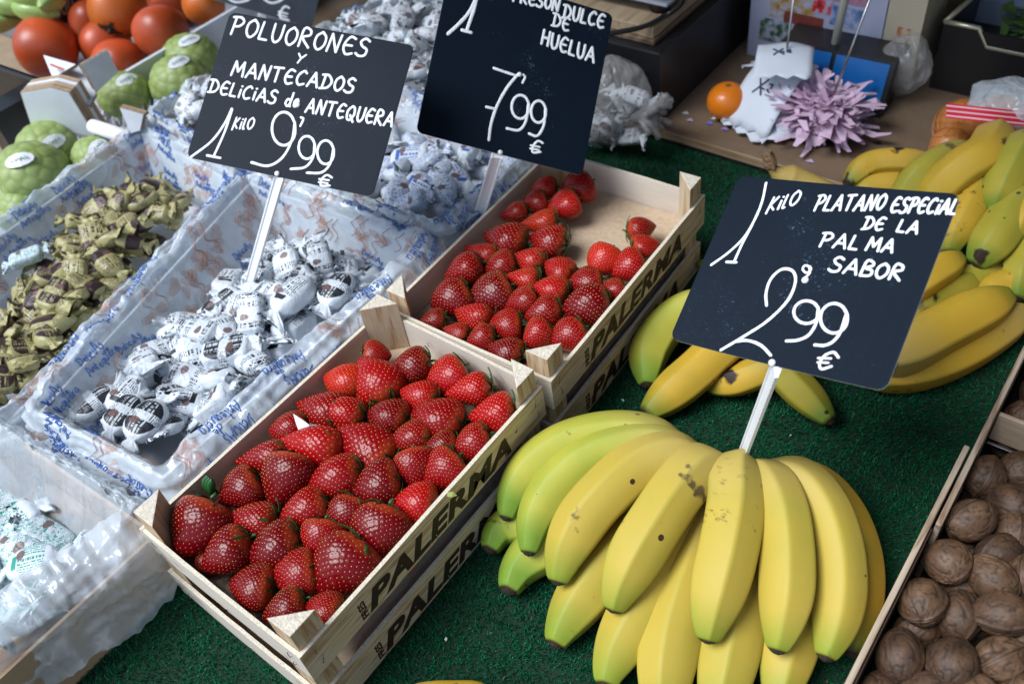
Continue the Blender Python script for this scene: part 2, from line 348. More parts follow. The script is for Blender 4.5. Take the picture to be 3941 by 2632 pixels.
# a lower layer fills the gaps of the full crate
lower = []
for (x0, x1, y0, y1, sx_) in ((.028, .215, .03, .345, 0), (.03, .215, .40, .56, .01)):
    yy = y0
    while yy < y1:
        xx = x0 + rnd.uniform(0, .01)
        while xx < x1:
            if not ((xx < .05 or xx > .19) and (yy < .05 or yy > .32) and yy < .37):
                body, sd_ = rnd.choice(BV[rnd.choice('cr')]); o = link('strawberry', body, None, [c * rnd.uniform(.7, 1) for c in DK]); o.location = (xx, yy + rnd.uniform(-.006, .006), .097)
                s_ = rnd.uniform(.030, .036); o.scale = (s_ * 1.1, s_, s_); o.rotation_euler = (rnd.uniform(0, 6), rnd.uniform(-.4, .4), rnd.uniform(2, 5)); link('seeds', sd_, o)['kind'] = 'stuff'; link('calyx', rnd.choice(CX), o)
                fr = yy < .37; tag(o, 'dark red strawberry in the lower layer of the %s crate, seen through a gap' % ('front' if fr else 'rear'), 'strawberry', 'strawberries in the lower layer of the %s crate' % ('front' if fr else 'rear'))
            xx += rnd.uniform(.034, .040)
        yy += .038
def label_rows(items, word, side, where, rowh, key):
    items = sorted(items, key=lambda b: b['y']); rows = []; 
    for b in items:
        if rows and b['y'] - rows[-1][0]['y'] < rowh: rows[-1].append(b)
        else: rows.append([b])
    for r, row in enumerate(rows):
        for c, b in enumerate(sorted(row, key=lambda b: b['x'])):
            tag(b['o'], '%s, %s from %s in %s row of %s' % (key(b), ORD[c], side, ORD[r], where), word)
def bdesc(b):
    sz = 'large ' if b['w'] > .040 else ('small ' if b['w'] < .028 else '')
    cn = {DK: 'dark red', MD: 'red', BRT: 'bright red', ORG: 'orange red'}[b['col']]
    return '%s%s strawberry' % (sz, cn)
for cr in ('front', 'rear'):
    its = [b for b in berries if b['crate'] == cr]
    label_rows(its, 'strawberry', 'candies', '%s crate' % cr, .034, bdesc)
    for b in its: b['o']['group'] = 'strawberries lying in the %s wooden crate' % cr
# ------------------------------------------------------------------ strawberry crates
W_, L_ = .24, .3665
def text_mesh(s, name, mat, size, shear=0, offset=0, ext=.0002, space=1.):
    c = bpy.data.curves.new('lettering_curve', 'FONT'); c.body = s; c.size = size; c.shear = shear; c.offset = offset * size; c.extrude = ext; c.space_character = space; c.resolution_u = 3
    o = bpy.data.objects.new('lettering_curve', c); COL.objects.link(o); dg = bpy.context.evaluated_depsgraph_get(); dg.update()
    me = bpy.data.meshes.new_from_object(o.evaluated_get(dg)); bpy.data.objects.remove(o); me.name = name; me.materials.clear(); me.materials.append(mat); return me
def fit_text(s, w_, h_, mat, shear=.25, offset=.02, bold=None, space=1.):
    me = text_mesh(s, 'lettering', mat, 1, shear, offset, .0001, space); v = np.empty(len(me.vertices) * 3, np.float32); me.vertices.foreach_get('co', v); v = v.reshape(-1, 3)
    mn, mx_ = v.min(0), v.max(0); v[:, 0] = (v[:, 0] - mn[0]) / (mx_[0] - mn[0]) * w_; v[:, 1] = (v[:, 1] - mn[1]) / (mx_[1] - mn[1]) * h_; return me, v
def on_side(me, v, y0, z0, x, rot=False):
    u = np.empty_like(v)
    if rot: u[:, 1] = y0 - v[:, 1]; u[:, 2] = z0 + v[:, 0]
    else: u[:, 1] = y0 + v[:, 0]; u[:, 2] = z0 + v[:, 1]
    u[:, 0] = x + (v[:, 2] > 0) * .0003 - .0001
    me = me.copy(); me.vertices.foreach_set('co', u.ravel()); me.update(); return me
PAL, PALv = fit_text('PALERMA', .225, .0300, INK, .30, .045, space=1.06)
FRE, FREv = fit_text('FRES', .0275, .0085, INK, .0, .03)
def board_box(a, b, nameseed, bow=0, axis=1, n=14, mats=None):
    """thin board with its upper cut edge in its own material, slightly bowed and uneven"""
    (x0, y0, z0), (x1, y1, z1) = a, b; mb = MB(); vs = []
    for i in range(n + 1):
        s = i / n; off = bow * math.sin(math.pi * s) + .0004 * nz(s * 9, nameseed); zt = .0005 * nz(s * 25, nameseed + 3); zb = .0006 * nz(s * 22, nameseed + 9)
        if axis == 1:
            y = y0 + (y1 - y0) * s; vs += [(x0 + off, y, z0 + zb), (x1 + off, y, z0 + zb), (x1 + off, y, z1 + zt), (x0 + off, y, z1 + zt)]
        else:
            x = x0 + (x1 - x0) * s; vs += [(x, y0 + off, z0 + zb), (x, y0 + off, z1 + zt), (x, y1 + off, z1 + zt), (x, y1 + off, z0 + zb)]
    f = []; m = []
    for i in range(n):
        for k in range(4):
            f.append((i * 4 + k, i * 4 + (k + 1) % 4, (i + 1) * 4 + (k + 1) % 4, (i + 1) * 4 + k)); top = (k == 2 if axis == 1 else k == 1); m.append(1 if (top or k == (0 if axis == 1 else 3)) else 0)
    f = [q[::-1] for q in f]
    f += [(0, 1, 2, 3), (n * 4 + 3, n * 4 + 2, n * 4 + 1, n * 4)]; m += [1, 1]
    return mesh('board', vs, f, mats or [PINE, PLYEDGE], False, mi=m)
STAP = MB(); STAP.tube([(-.0004, 0, -.006), (.0009, 0, -.0052), (.0012, 0, 0), (.0009, .0004, .0052), (-.0004, 0, .006)], .00042, 6); STAP = STAP.me('staple', STEEL, True)
BARK = simple('bark_remains', (.10, .06, .04), .9, .5, 200)
def crate(ox, oy, rim, rot, label, low=False, tall=1.):
    root = empty('strawberry_crate', (ox, oy, rim), label, 'crate', 'wooden strawberry crates in two stacks'); root.rotation_euler.z = rot
    sd_ = rnd.random() * 50; hb = .048; t = .0042
    def p(name, me): return link(name, me, root)
    for s, (x0, x1) in enumerate(((0, t), (W_ - t, W_))):
        b = p('side_board', board_box((x0, 0, -hb), (x1, L_, 0), sd_ + s, bow=0, axis=1, mats=[PINE if s else VENEER_Y, PLYEDGE]))
        if s:
            link('lettering', on_side(PAL, PALv, .0775, -.0435, W_ + .0002), b); link('lettering', on_side(FRE, FREv, .0762, -.0425, W_ + .0002, True), b)
    p('end_board', board_box((t + .0002, .0003, -hb), (W_ - t - .0002, t, -.0005), sd_ + 4, bow=-.001, axis=0, mats=[VENEER, PLYEDGE]))
    p('end_board', board_box((t + .0002, L_ - t, -hb), (W_ - t - .0002, L_ - .0003, -.0005), sd_ + 6, bow=.001, axis=0, mats=[VENEER, PLYEDGE]))
    m_ = MB(); m_.box((t + .0004, t + .0004, -hb + .0005), (W_ - t - .0004, L_ - t - .0004, -hb + .0032)); p('floor_panel', m_.me('floor_panel', HARDBOARD))
    a = .031; top = .0295 if not low else .0290
    for cx, cy in ((0, 0), (1, 0), (0, 1), (1, 1)):
        x = t + .0003 if not cx else W_ - t - .0003; y = t + .0003 if not cy else L_ - t - .0003; sx = 1 if not cx else -1; sy = 1 if not cy else -1
        k = rnd.uniform(.94, 1.05); poly = [(x, y), (x + sx * a * k, y), (x, y + sy * a * k)]
        if sx * sy < 0: poly = poly[::-1]
        pb = MB(); pb.prism(poly, -hb + .0034, top); me = mesh('post', pb.v, pb.f, [POST, ENDGRAIN], False, mi=[1, 1, 0, 0, 0]); 
        po = p('corner_post', me)
        bv = po.modifiers.new('bevel', 'BEVEL'); bv.width = .0009; bv.segments = 2
    for y, z in ((.0145, -.010), (.0165, -.031), (.0155 + .06, -.045), (.176, -.044), (.292, -.043), (L_ - .016, -.012), (L_ - .014, -.033)):
        so_ = link('staple', STAP, root); so_.location = (W_ + .0003, y, z); so_.rotation_euler = (rnd.uniform(-.3, .1), 0, 0)
    for k in range(7):     # dark flecks of bark left on the near end board
        x = .03 + .028 * k + rnd.uniform(-.006, .006); z = -.010 - .03 * rnd.random(); l_ = rnd.uniform(.010, .026); pb = MB(); pb.add([(x, -.0003, z), (x + l_ * .5, -.0004, z - .0022), (x + l_, -.0003, z - .0050), (x + l_ * .55, -.0004, z - .0006)], [(0, 1, 2, 3)]); link('bark_streak', pb.me('bark_streak', BARK), root)
    for x, z in ((.018, -.012), (.020, -.033), (W_ - .018, -.012), (W_ - .02, -.033), (W_ * .5, -.043)):
        so_ = link('staple', STAP, root); so_.location = (x, -.0006, z); so_.rotation_euler = (rnd.uniform(-.2, .2), 0, -math.pi / 2)
    so_ = link('staple', STAP, root); so_.location = (.075, L_ - t - .0012, -.018); so_.rotation_euler = (.15, 0, -math.pi / 2); so_.scale = (1, 1, .8)
    so_ = link('staple', STAP, root); so_.location = (.072, L_ - .024, -hb + .0036); so_.rotation_euler = (math.pi / 2 - .05, math.pi / 2, .5)
    return root
G2 = (.0046, L_ + .0010)
crate(0, 0, .130, 0, 'upper pale wooden crate full of strawberries, nearest the viewer')
crate(.001, -.004, .0515, 0, 'lower wooden crate directly under the front crate of strawberries', True)
crate(G2[0], G2[1], .130, .036, 'upper wooden crate behind, half empty with bare brown floor showing')
crate(G2[0] - .002, G2[1] - .003, .0515, .036, 'lower wooden crate directly under the rear half empty crate', True)
# berries and clear film seen through the slit between the stacked crates
FILM, t_, p_ = nmat('clear_plastic_film'); setp(p_, col=(.7, .73, .78), rough=.12, alpha=.14, spec=.8)
for (ox, oy, rt, nm) in ((0, 0, 0, 'front'), (G2[0], G2[1], .036, 'rear')):
    for k in range(9):
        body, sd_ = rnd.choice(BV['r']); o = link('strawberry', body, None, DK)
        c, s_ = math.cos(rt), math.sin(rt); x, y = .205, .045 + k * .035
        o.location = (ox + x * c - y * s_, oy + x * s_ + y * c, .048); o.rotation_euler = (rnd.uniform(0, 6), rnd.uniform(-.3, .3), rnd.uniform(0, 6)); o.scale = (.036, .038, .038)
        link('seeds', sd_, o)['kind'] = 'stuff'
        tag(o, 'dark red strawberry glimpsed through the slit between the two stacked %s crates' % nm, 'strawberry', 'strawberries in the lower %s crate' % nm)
    mb = MB(); n = 40; vs = []
    for i in range(n + 1):
        y = .03 + (.30) * i / n
        for zz, xx in ((.036, .228), (.058, .2295), (.0795, .228)):
            x_ = xx + .0022 * nz(y * 60, zz * 60); vs.append((ox + x_ * math.cos(rt) - y * math.sin(rt), oy + x_ * math.sin(rt) + y * math.cos(rt), zz))
    mb.add(vs, [(i * 3 + k, i * 3 + k + 1, i * 3 + k + 4, i * 3 + k + 3) for i in range(n) for k in range(2)])
    tag(mb.obj('plastic_film', FILM, None, True), 'clear plastic film over the strawberries in the lower %s crate' % nm, 'plastic film')
# torn paper label and loose crumbs
lab = empty('paper_label', at(705, 972, .135), 'torn white paper label with black triangle lying among the strawberries', 'paper label')
pts = [at(*q, z) for q, z in (((672, 948), .138), ((694, 962), .141), ((712, 976), .139), ((733, 974), .136), ((735, 986), .133), ((702, 990), .134), ((686, 990), .133), ((679, 972), .134))]
c0 = lab.location
mb = MB(); cen = sum((p - c0 for p in pts), Vector()) / 8 + Vector((0, 0, .002)); mb.add([p - c0 for p in pts] + [cen], [(i, (i + 1) % 8, 8) for i in range(8)]); mb.obj('paper', simple('pink_white_paper', (.72, .62, .68), .7, .2, 200), lab)
mb = MB()
tri = [at(711, 968, .1425) - c0, at(724, 988, .1385) - c0, at(705, 989, .1380) - c0]; ctr = sum(tri, Vector()) / 3
inn = [ctr + (p - ctr) * .62 for p in tri]; in2 = [ctr + (p - ctr) * .3 + Vector((0, 0, .0003)) for p in tri]
mb.add(tri + inn + in2, [(0, 1, 4, 3), (1, 2, 5, 4), (2, 0, 3, 5), (6, 7, 8)]); mb.obj('printed_triangle', simple('black_print', (.03, .03, .035), .6), lab)
# a few spots of loose leaf
for (x, y, z, s, nm) in ((1025, 1138, .132, .006, 'yellow green strawberry leaf scrap stuck on the top edge of front crate'),):
    m_ = MB(); m_.add([(0, 0, 0), (s, .2 * s, .002), (1.4 * s, s, .001), (.5 * s, 1.1 * s, .003), (-.4 * s, .6 * s, .001)], [(0, 1, 2, 3, 4)]); o = m_.obj('leaf_scrap', simple('yellow_leaf', (.25, .28, .06), .6)); o.location = at(x, y, z); tag(o, nm, 'leaf scrap')
# green bud-like stalk in the left corner of the front crate
st = empty('strawberry_stalk', at(482, 1118, .125), 'glossy dark green curled leaf at the candy side of front crate', 'leaf')
for k in range(3):
    m_ = MB(); q = [(-.004 + .004 * k, .001 * k, -.012), (-.005 + .004 * k, -.001, 0), (-.003 + .004 * k, .002, .010), (.0 + .003 * k, .004, .016)]
    m_.tube(cat(q, 5), [.001, .0025, .0034, .0040, .0044, .0046, .0047, .0047, .0046, .0044, .0040, .0036, .0032, .0024, .0015, .0006][:16], 8); m_.obj('sepal', simple('glossy_sepal', (.015, .09, .02), .25), st, True)

m_ = MB(); g = random.Random(9)
for k in range(70):
    x, y = g.uniform(.26, .62), g.uniform(-.1, .95); z = .0058; a = g.uniform(0, 6); l_ = g.uniform(.0012, .0032); d_ = Vector((math.cos(a), math.sin(a), .1)) * l_; e = Vector((-d_.y, d_.x, 0)) * g.uniform(.2, .7); p = Vector((x, y, z)); m_.add([p - d_, p + e, p + d_, p - e + Vector((0, 0, .001))], [(0, 1, 2, 3)], k % 3)
o = m_.obj('turf_debris', [simple('dry_bits', (.12, .05, .02), .8), simple('pale_fibres', (.45, .50, .45), .7), simple('dark_crumbs', (.03, .012, .01), .8)]); tag(o, 'scattered dry crumbs and pale fibres lying on the green turf', 'debris', kind='stuff')
# ------------------------------------------------------------------ bananas
def banana_mat(name, base, green, brown, greenness, dark=0., spots=1.1):
    m, t, p = nmat(name); N, L = t.nodes, t.links; setp(p, rough=.55, spec=.32)
    ta = N.new('ShaderNodeAttribute'); ta.attribute_name = 'along'; rg = N.new('ShaderNodeAttribute'); rg.attribute_name = 'ridge'
    tc = N.new('ShaderNodeTexCoord'); oi = N.new('ShaderNodeObjectInfo')
    off = N.new('ShaderNodeVectorMath'); off.operation = 'ADD'; L.new(tc.outputs['Object'], off.inputs[0]); L.new(oi.outputs['Random'], off.inputs[1])
    n1 = N.new('ShaderNodeTexNoise'); n1.inputs['Scale'].default_value = 16; n1.inputs['Detail'].default_value = 3; L.new(off.outputs[0], n1.inputs[0])
    # green towards the blossom end and along the ribs
    g1 = N.new('ShaderNodeMapRange'); g1.inputs[1].default_value = .80; g1.inputs[2].default_value = .985; L.new(ta.outputs['Fac'], g1.inputs[0])
    g2 = N.new('ShaderNodeMath'); g2.operation = 'MULTIPLY'; g2.inputs[1].default_value = .30; L.new(rg.outputs['Fac'], g2.inputs[0])
    g3 = N.new('ShaderNodeMath'); g3.operation = 'MULTIPLY_ADD'; L.new(n1.outputs[0], g3.inputs[0]); g3.inputs[1].default_value = 1.1; g3.inputs[2].default_value = greenness - .62
    a1 = N.new('ShaderNodeMath'); a1.operation = 'ADD'; L.new(g1.outputs[0], a1.inputs[0]); L.new(g2.outputs[0], a1.inputs[1])
    a2 = N.new('ShaderNodeMath'); a2.operation = 'ADD'; a2.use_clamp = True; L.new(a1.outputs[0], a2.inputs[0]); L.new(g3.outputs[0], a2.inputs[1])
    mx = N.new('ShaderNodeMix'); mx.data_type = 'RGBA'; L.new(a2.outputs[0], mx.inputs[0]); mx.inputs[6].default_value = tuple(base) + (1,); mx.inputs[7].default_value = tuple(green) + (1,)
    # freckles and scuffs
    vo = N.new('ShaderNodeTexVoronoi'); vo.inputs['Scale'].default_value = 48; L.new(off.outputs[0], vo.inputs['Vector'])
    sz = N.new('ShaderNodeSeparateColor'); L.new(vo.outputs['Color'], sz.inputs[0]); th = N.new('ShaderNodeMapRange'); th.inputs[1].default_value = 1 - .30 * spots; th.inputs[2].default_value = 1; th.inputs[3].default_value = 0; th.inputs[4].default_value = .16; L.new(sz.outputs[0], th.inputs[0])
    lt = N.new('ShaderNodeMath'); lt.operation = 'LESS_THAN'; L.new(vo.outputs['Distance'], lt.inputs[0]); L.new(th.outputs[0], lt.inputs[1])
    mp = N.new('ShaderNodeMapping'); mp.inputs['Scale'].default_value = (40, 90, 60); L.new(off.outputs[0], mp.inputs[0])
    n2 = N.new('ShaderNodeTexNoise'); n2.inputs['Scale'].default_value = 1.3; n2.inputs['Detail'].default_value = 8; n2.inputs['Roughness'].default_value = .75; L.new(mp.outputs[0], n2.inputs[0])
    n3 = N.new('ShaderNodeTexNoise'); n3.inputs['Scale'].default_value = 9; L.new(off.outputs[0], n3.inputs[0])
    ml = N.new('ShaderNodeMath'); ml.operation = 'MULTIPLY'; L.new(n2.outputs[0], ml.inputs[0]); L.new(n3.outputs[0], ml.inputs[1])
    sc = N.new('ShaderNodeMapRange'); sc.inputs[1].default_value = .375; sc.inputs[2].default_value = .44; sc.inputs[4].default_value = .9; L.new(ml.outputs[0], sc.inputs[0])
    mb_ = N.new('ShaderNodeMath'); mb_.operation = 'MAXIMUM'; L.new(lt.outputs[0], mb_.inputs[0]); L.new(sc.outputs[0], mb_.inputs[1])
    te = N.new('ShaderNodeMapRange'); te.inputs[1].default_value = .990 - .03 * dark; te.inputs[2].default_value = .999; L.new(ta.outputs['Fac'], te.inputs[0])
    mc = N.new('ShaderNodeMath'); mc.operation = 'MAXIMUM'; bl_ = N.new('ShaderNodeTexNoise'); bl_.inputs['Scale'].default_value = 19; bl_.inputs['Detail'].default_value = 4; L.new(off.outputs[0], bl_.inputs[0]); br_ = N.new('ShaderNodeMapRange'); br_.inputs[1].default_value = .70 - .07 * dark; br_.inputs[2].default_value = .73 - .06 * dark; L.new(bl_.outputs[0], br_.inputs[0])
    mm = N.new('ShaderNodeMath'); mm.operation = 'MAXIMUM'; L.new(mb_.outputs[0], mm.inputs[0]); L.new(br_.outputs[0], mm.inputs[1])
    L.new(mm.outputs[0], mc.inputs[0]); L.new(te.outputs[0], mc.inputs[1])
    m2 = N.new('ShaderNodeMix'); m2.data_type = 'RGBA'; L.new(mc.outputs[0], m2.inputs[0]); L.new(mx.outputs[2], m2.inputs[6]); m2.inputs[7].default_value = tuple(brown) + (1,)
    tn = N.new('ShaderNodeMapRange'); tn.inputs[1].default_value = .42; tn.inputs[2].default_value = .08; tn.inputs[4].default_value = .65; L.new(ta.outputs['Fac'], tn.inputs[0]); m3 = N.new('ShaderNodeMix'); m3.data_type = 'RGBA'; L.new(tn.outputs[0], m3.inputs[0]); L.new(m2.outputs[2], m3.inputs[6]); m3.inputs[7].default_value = (.44, .33, .12, 1)
    L.new(m3.outputs[2], p.inputs['Base Color'])
    bp = N.new('ShaderNodeBump'); bp.inputs['Strength'].default_value = .12; bp.inputs['Distance'].default_value = .001; nb = N.new('ShaderNodeTexNoise'); nb.inputs['Scale'].default_value = 130; nb.inputs['Detail'].default_value = 4; L.new(tc.outputs['Object'], nb.inputs[0]); L.new(nb.outputs[0], bp.inputs['Height']); L.new(bp.outputs[0], p.inputs['Normal'])
    return m
BY = banana_mat('ripe_banana_skin', (.48, .355, .052), (.24, .30, .030), (.045, .022, .010), .05)
BGY = banana_mat('half_green_banana_skin', (.46, .42, .055), (.18, .29, .03), (.045, .022, .010), .27)
BOLD = banana_mat('old_banana_skin', (.52, .32, .03), (.16, .21, .02), (.025, .012, .006), .10, dark=1., spots=1.3)
BGO = banana_mat('green_old_banana_skin', (.42, .32, .035), (.15, .22, .022), (.025, .012, .006), .35, dark=.8, spots=1.2)
TIPM = simple('banana_tip', (.03, .018, .012), .85, 1., 400, .5, 300)
bseed = [0]
def banana(parent, pts, wd, mat, origin, stem=False, up=(0, 0, 1)):
    """pts: (px, py, height above the turf) from stalk to blossom end; wd: width in photo pixels"""
    bseed[0] += 1; sd_ = bseed[0]
    P3 = [at(x, y, z) for x, y, z in pts]; c = cat(P3, 14); mid = c[len(c) // 2]; r0 = wd * KF * proj(mid)[2] / FOC / 2 * 1.07
    # resample evenly
    ln = [0]
    for a, b in zip(c, c[1:]): ln.append(ln[-1] + (b - a).length)
    nv, nu = 58, 60; vs = []; al = []; rg = []; tw = rnd.uniform(-.25, .25); base_a = rnd.uniform(0, 1)
    T = ln[-1]; prevn = None
    for j in range(nv):
        t = j / (nv - 1); t = t if t < .85 else .85 + (t - .85) * 1.0; s = t * T; k = max(i for i in range(len(ln)) if ln[i] <= s + 1e-9); k = min(k, len(c) - 2); fr = (s - ln[k]) / max(1e-9, ln[k + 1] - ln[k])
        p = c[k].lerp(c[k + 1], fr); a = c[max(0, k - 3)]; b = c[min(len(c) - 1, k + 4)]; tg = (b - a).normalized()
        nrm = Vector(up) if prevn is None else prevn; nrm = (nrm - tg * nrm.dot(tg)).normalized(); prevn = nrm; bn = tg.cross(nrm)
        s1 = min(1, (t / .17)) ; st = .55 + .45 * (math.sin(s1 * math.pi / 2) ** .8)
        e = max(0, (t - .66) / .34); tip = 1 - .64 * min(1, e) ** 2.1
        if t > .99: tip *= .86
        r = r0 * st * tip
        for i in range(nu):
            th = 2 * math.pi * i / nu + tw + base_a; th5 = (th + .10 * math.sin(2 * th + sd_)) % (2 * math.pi / 5); pent = math.cos(math.pi / 5) / math.cos(th5 - math.pi / 5); w5 = (pent - .9) / .1; rid = max(0, min(1, (pent - .90) / .10)) ** 2
            q = 1.05 * (pent * .62 + .38) * (1.0) + .02 * nz(t * 3 + sd_, math.cos(th), math.sin(th))
            vs.append(p + (nrm * math.cos(th) + bn * math.sin(th)) * r * q - origin); al.append(t); rg.append(rid)
    f = [q[::-1] for q in grid_faces(nu, nv)] + [tuple(range(nu)), tuple(range((nv - 1) * nu, nv * nu))[::-1]]
    b = link('banana', mesh('banana', vs, f, mat, True, attr=dict(along=al, ridge=rg)), parent)
    tp = sum((v for v in vs[-nu:]), Vector()) / nu; tg = (tp - sum((v for v in vs[-nu * 5:-nu * 4]), Vector()) / nu).normalized(); rt = (vs[-1] - tp).length
    m_ = MB(); m_.tube([tp - tg * .001, tp + tg * .0008, tp + tg * .0022, tp + tg * .003], [rt * .90, rt * .86, rt * .5, rt * .2], 11)
    m_.v = [tuple(Vector(v) + Vector((nz(v[0] * 900, v[1] * 900), nz(v[1] * 900, v[2] * 900), nz(v[2] * 900, v[0] * 900))) * .0009) for v in m_.v]
    m_.obj('blossom_end', TIPM, b)
    return b
# the big hand in front: eight on top, eight below, joined at a crown behind
O = at(1660, 1050, .05); hand = empty('banana_bunch', O, 'big yellow banana bunch lying in front on the turf beside the front strawberry crate', 'banana bunch')
for pts, wd, m in [
    ([(1640, 1085, .060), (1480, 1075, .062), (1370, 1120, .055), (1285, 1165, .046), (1215, 1190, .036), (1150, 1215, .028), (1122, 1262, .024)], 114, BGY),
    ([(1645, 1095, .060), (1520, 1110, .060), (1410, 1160, .052), (1320, 1215, .042), (1235, 1262, .032), (1190, 1305, .026), (1165, 1355, .024)], 122, BGY),
    ([(1650, 1105, .060), (1560, 1150, .060), (1470, 1220, .052), (1390, 1300, .040), (1325, 1385, .030), (1290, 1440, .026), (1272, 1478, .023)], 124, BY),
    ([(1655, 1110, .060), (1590, 1190, .058), (1535, 1290, .050), (1475, 1390, .040), (1425, 1475, .031), (1400, 1530, .026), (1388, 1572, .024)], 128, BY),
    ([(1660, 1115, .060), (1622, 1210, .058), (1580, 1320, .052), (1545, 1430, .042), (1528, 1520, .034), (1522, 1600, .028), (1522, 1680, .024)], 132, BY),
    ([(1675, 1115, .060), (1705, 1220, .058), (1700, 1330, .052), (1685, 1430, .042), (1665, 1530, .032), (1650, 1610, .027), (1642, 1680, .024)], 130, BY),
    ([(1690, 1110, .060), (1790, 1200, .058), (1825, 1310, .050), (1820, 1410, .040), (1803, 1500, .032), (1790, 1570, .027), (1783, 1630, .024)], 128, BY),
    ([(1720, 1100, .058), (1850, 1110, .062), (1920, 1170, .056), (1958, 1260, .046), (1966, 1360, .036), (1962, 1440, .028), (1950, 1500, .022)], 108, BOLD)]:
    banana(hand, pts, wd, m, O)
for pts, wd, m in [
    ([(1570, 1060, .085), (1490, 1003, .098), (1400, 992, .100), (1300, 1015, .095), (1225, 1065, .083), (1180, 1125, .070), (1160, 1188, .058)], 98, BGY),
    ([(1590, 1065, .090), (1500, 1018, .103), (1410, 1025, .104), (1330, 1060, .098), (1268, 1120, .086), (1228, 1190, .073), (1212, 1268, .060)], 98, BGY),
    ([(1610, 1070, .092), (1530, 1045, .108), (1460, 1070, .108), (1395, 1125, .102), (1335, 1195, .090), (1298, 1265, .077), (1278, 1335, .064)], 116, BY),
    ([(1650, 1095, .085), (1600, 1078, .110), (1552, 1125, .112), (1500, 1200, .105), (1452, 1280, .092), (1422, 1345, .080), (1406, 1398, .068)], 122, BY),
    ([(1690, 1095, .085), (1686, 1095, .112), (1685, 1160, .113), (1670, 1250, .105), (1650, 1335, .093), (1633, 1405, .082), (1622, 1468, .070)], 128, BY),
    ([(1720, 1100, .085), (1762, 1110, .105), (1793, 1170, .108), (1806, 1255, .101), (1806, 1345, .090), (1796, 1420, .079), (1782, 1492, .068)], 118, BY),
    ([(1745, 1095, .085), (1830, 1105, .098), (1882, 1160, .098), (1912, 1240, .090), (1922, 1330, .078), (1915, 1420, .066), (1892, 1508, .055)], 116, BY)]:
    banana(hand, pts, wd, m, O)
m_ = MB(); m_.tube([at(1600, 1075, .075) - O, at(1660, 1085, .082) - O, at(1740, 1100, .080) - O], [.016, .022, .016], 12); m_.obj('crown', BOLD, hand, True)
# bunch under the price sign
O = at(1700, 780, .03); b2 = empty('banana_bunch', O, 'banana bunch with dark tips partly hidden under the lower left of the banana price sign', 'banana bunch')
for pts, wd, m in [([(1680, 740, .05), (1600, 705, .055), (1535, 738, .045), (1490, 805, .032), (1484, 884, .022)], 88, BGY),
                   ([(1740, 745, .05), (1680, 775, .055), (1600, 850, .040), (1535, 905, .028), (1478, 952, .021)], 92, BOLD),
                   ([(1830, 800, .05), (1770, 840, .048), (1710, 866, .035), (1660, 880, .024), (1618, 888, .018)], 72, BOLD),
                   ([(1730, 740, .05), (1768, 810, .052), (1805, 865, .038), (1858, 920, .026), (1905, 968, .020)], 80, BGO),
                   ([(1760, 700, .03), (1700, 640, .035), (1650, 615, .030), (1600, 606, .020)], 46, BOLD)]:
    banana(b2, pts, wd, m, O)
# two stacked fingers right of the sign
O = at(2180, 760, .02); b3 = empty('banana_bunch', O, 'yellow bananas with blackened stalk ends lying right of the banana price sign', 'banana bunch')
for pts, wd, m in [([(2340, 715, .020), (2240, 790, .022), (2140, 838, .022), (2030, 862, .020), (1960, 850, .018)], 92, BOLD),
                   ([(1980, 800, .040), (2060, 805, .050), (2150, 762, .052), (2240, 715, .050), (2312, 678, .045)], 116, BOLD),
                   ([(2010, 745, .030), (2090, 715, .032), (2160, 680, .030), (2250, 640, .024)], 88, BGO),
                   ([(2010, 690, .045), (2080, 665, .060), (2140, 630, .060), (2202, 590, .055)], 80, BOLD)]:
    banana(b3, pts, wd, m, O)
# heaped hand at the right edge
O = at(2300, 400, .05); b4 = empty('banana_bunch', O, 'yellow green spotted banana bunch heaped in front of the onion bag at right', 'banana bunch')
for pts, wd, m in [([(2260, 345, .10), (2225, 400, .10), (2180, 450, .085), (2140, 500, .06)], 0, BOLD),
                   ([(2290, 300, .115), (2262, 350, .120), (2205, 388, .108), (2150, 440, .080), (2120, 500, .055)], 88, BOLD),
                   ([(2360, 320, .125), (2335, 360, .125), (2303, 420, .105), (2278, 488, .080)], 82, BGO),
                   ([(2215, 345, .090), (2165, 362, .095), (2110, 398, .085), (2075, 450, .06), (2060, 510, .04)], 66, BGO),
                   ([(2280, 395, .080), (2250, 430, .082), (2215, 490, .070), (2185, 545, .052), (2175, 585, .040)], 84, BOLD),
                   ([(2380, 440, .085), (2330, 480, .085), (2280, 550, .068), (2232, 612, .048)], 92, BGO),
                   ([(2400, 500, .060), (2370, 560, .060), (2345, 620, .045), (2330, 690, .03)], 84, BGO),
                   ([(2300, 590, .030), (2250, 622, .034), (2190, 650, .030), (2130, 690, .024)], 66, BGO)]:
    if wd: banana(b4, pts, wd, m, O)
for pts, wd, m in [([(2400, 380, .11), (2375, 430, .10), (2345, 500, .085), (2325, 560, .065)], 78, BOLD), ([(2330, 470, .07), (2300, 500, .07), (2260, 545, .055), (2225, 560, .045)], 80, BGO), ([(2400, 600, .03), (2350, 640, .035), (2290, 660, .03), (2230, 700, .022)], 76, BOLD)]:
    banana(b4, pts, wd, m, O)
O = at(2010, 400, .03); b5 = empty('banana_bunch', O, 'older bananas with brown blotches lying flat at the edge of the wooden counter', 'banana bunch')
for pts, wd, m in [([(2150, 395, .05), (2080, 372, .065), (1995, 378, .060), (1940, 425, .045)], 62, BOLD), ([(2130, 430, .035), (2060, 422, .045), (2000, 428, .042), (1955, 465, .03)], 54, BOLD)]:
    banana(b5, pts, wd, m, O)
O = at(1830, 410, .03); b6 = empty('banana', O, 'single banana whose ragged brown stalk sticks up behind the banana price sign', 'banana')
pts = [(1768, 385, .075), (1790, 402, .062), (1830, 418, .05), (1900, 455, .035), (1960, 520, .02)]
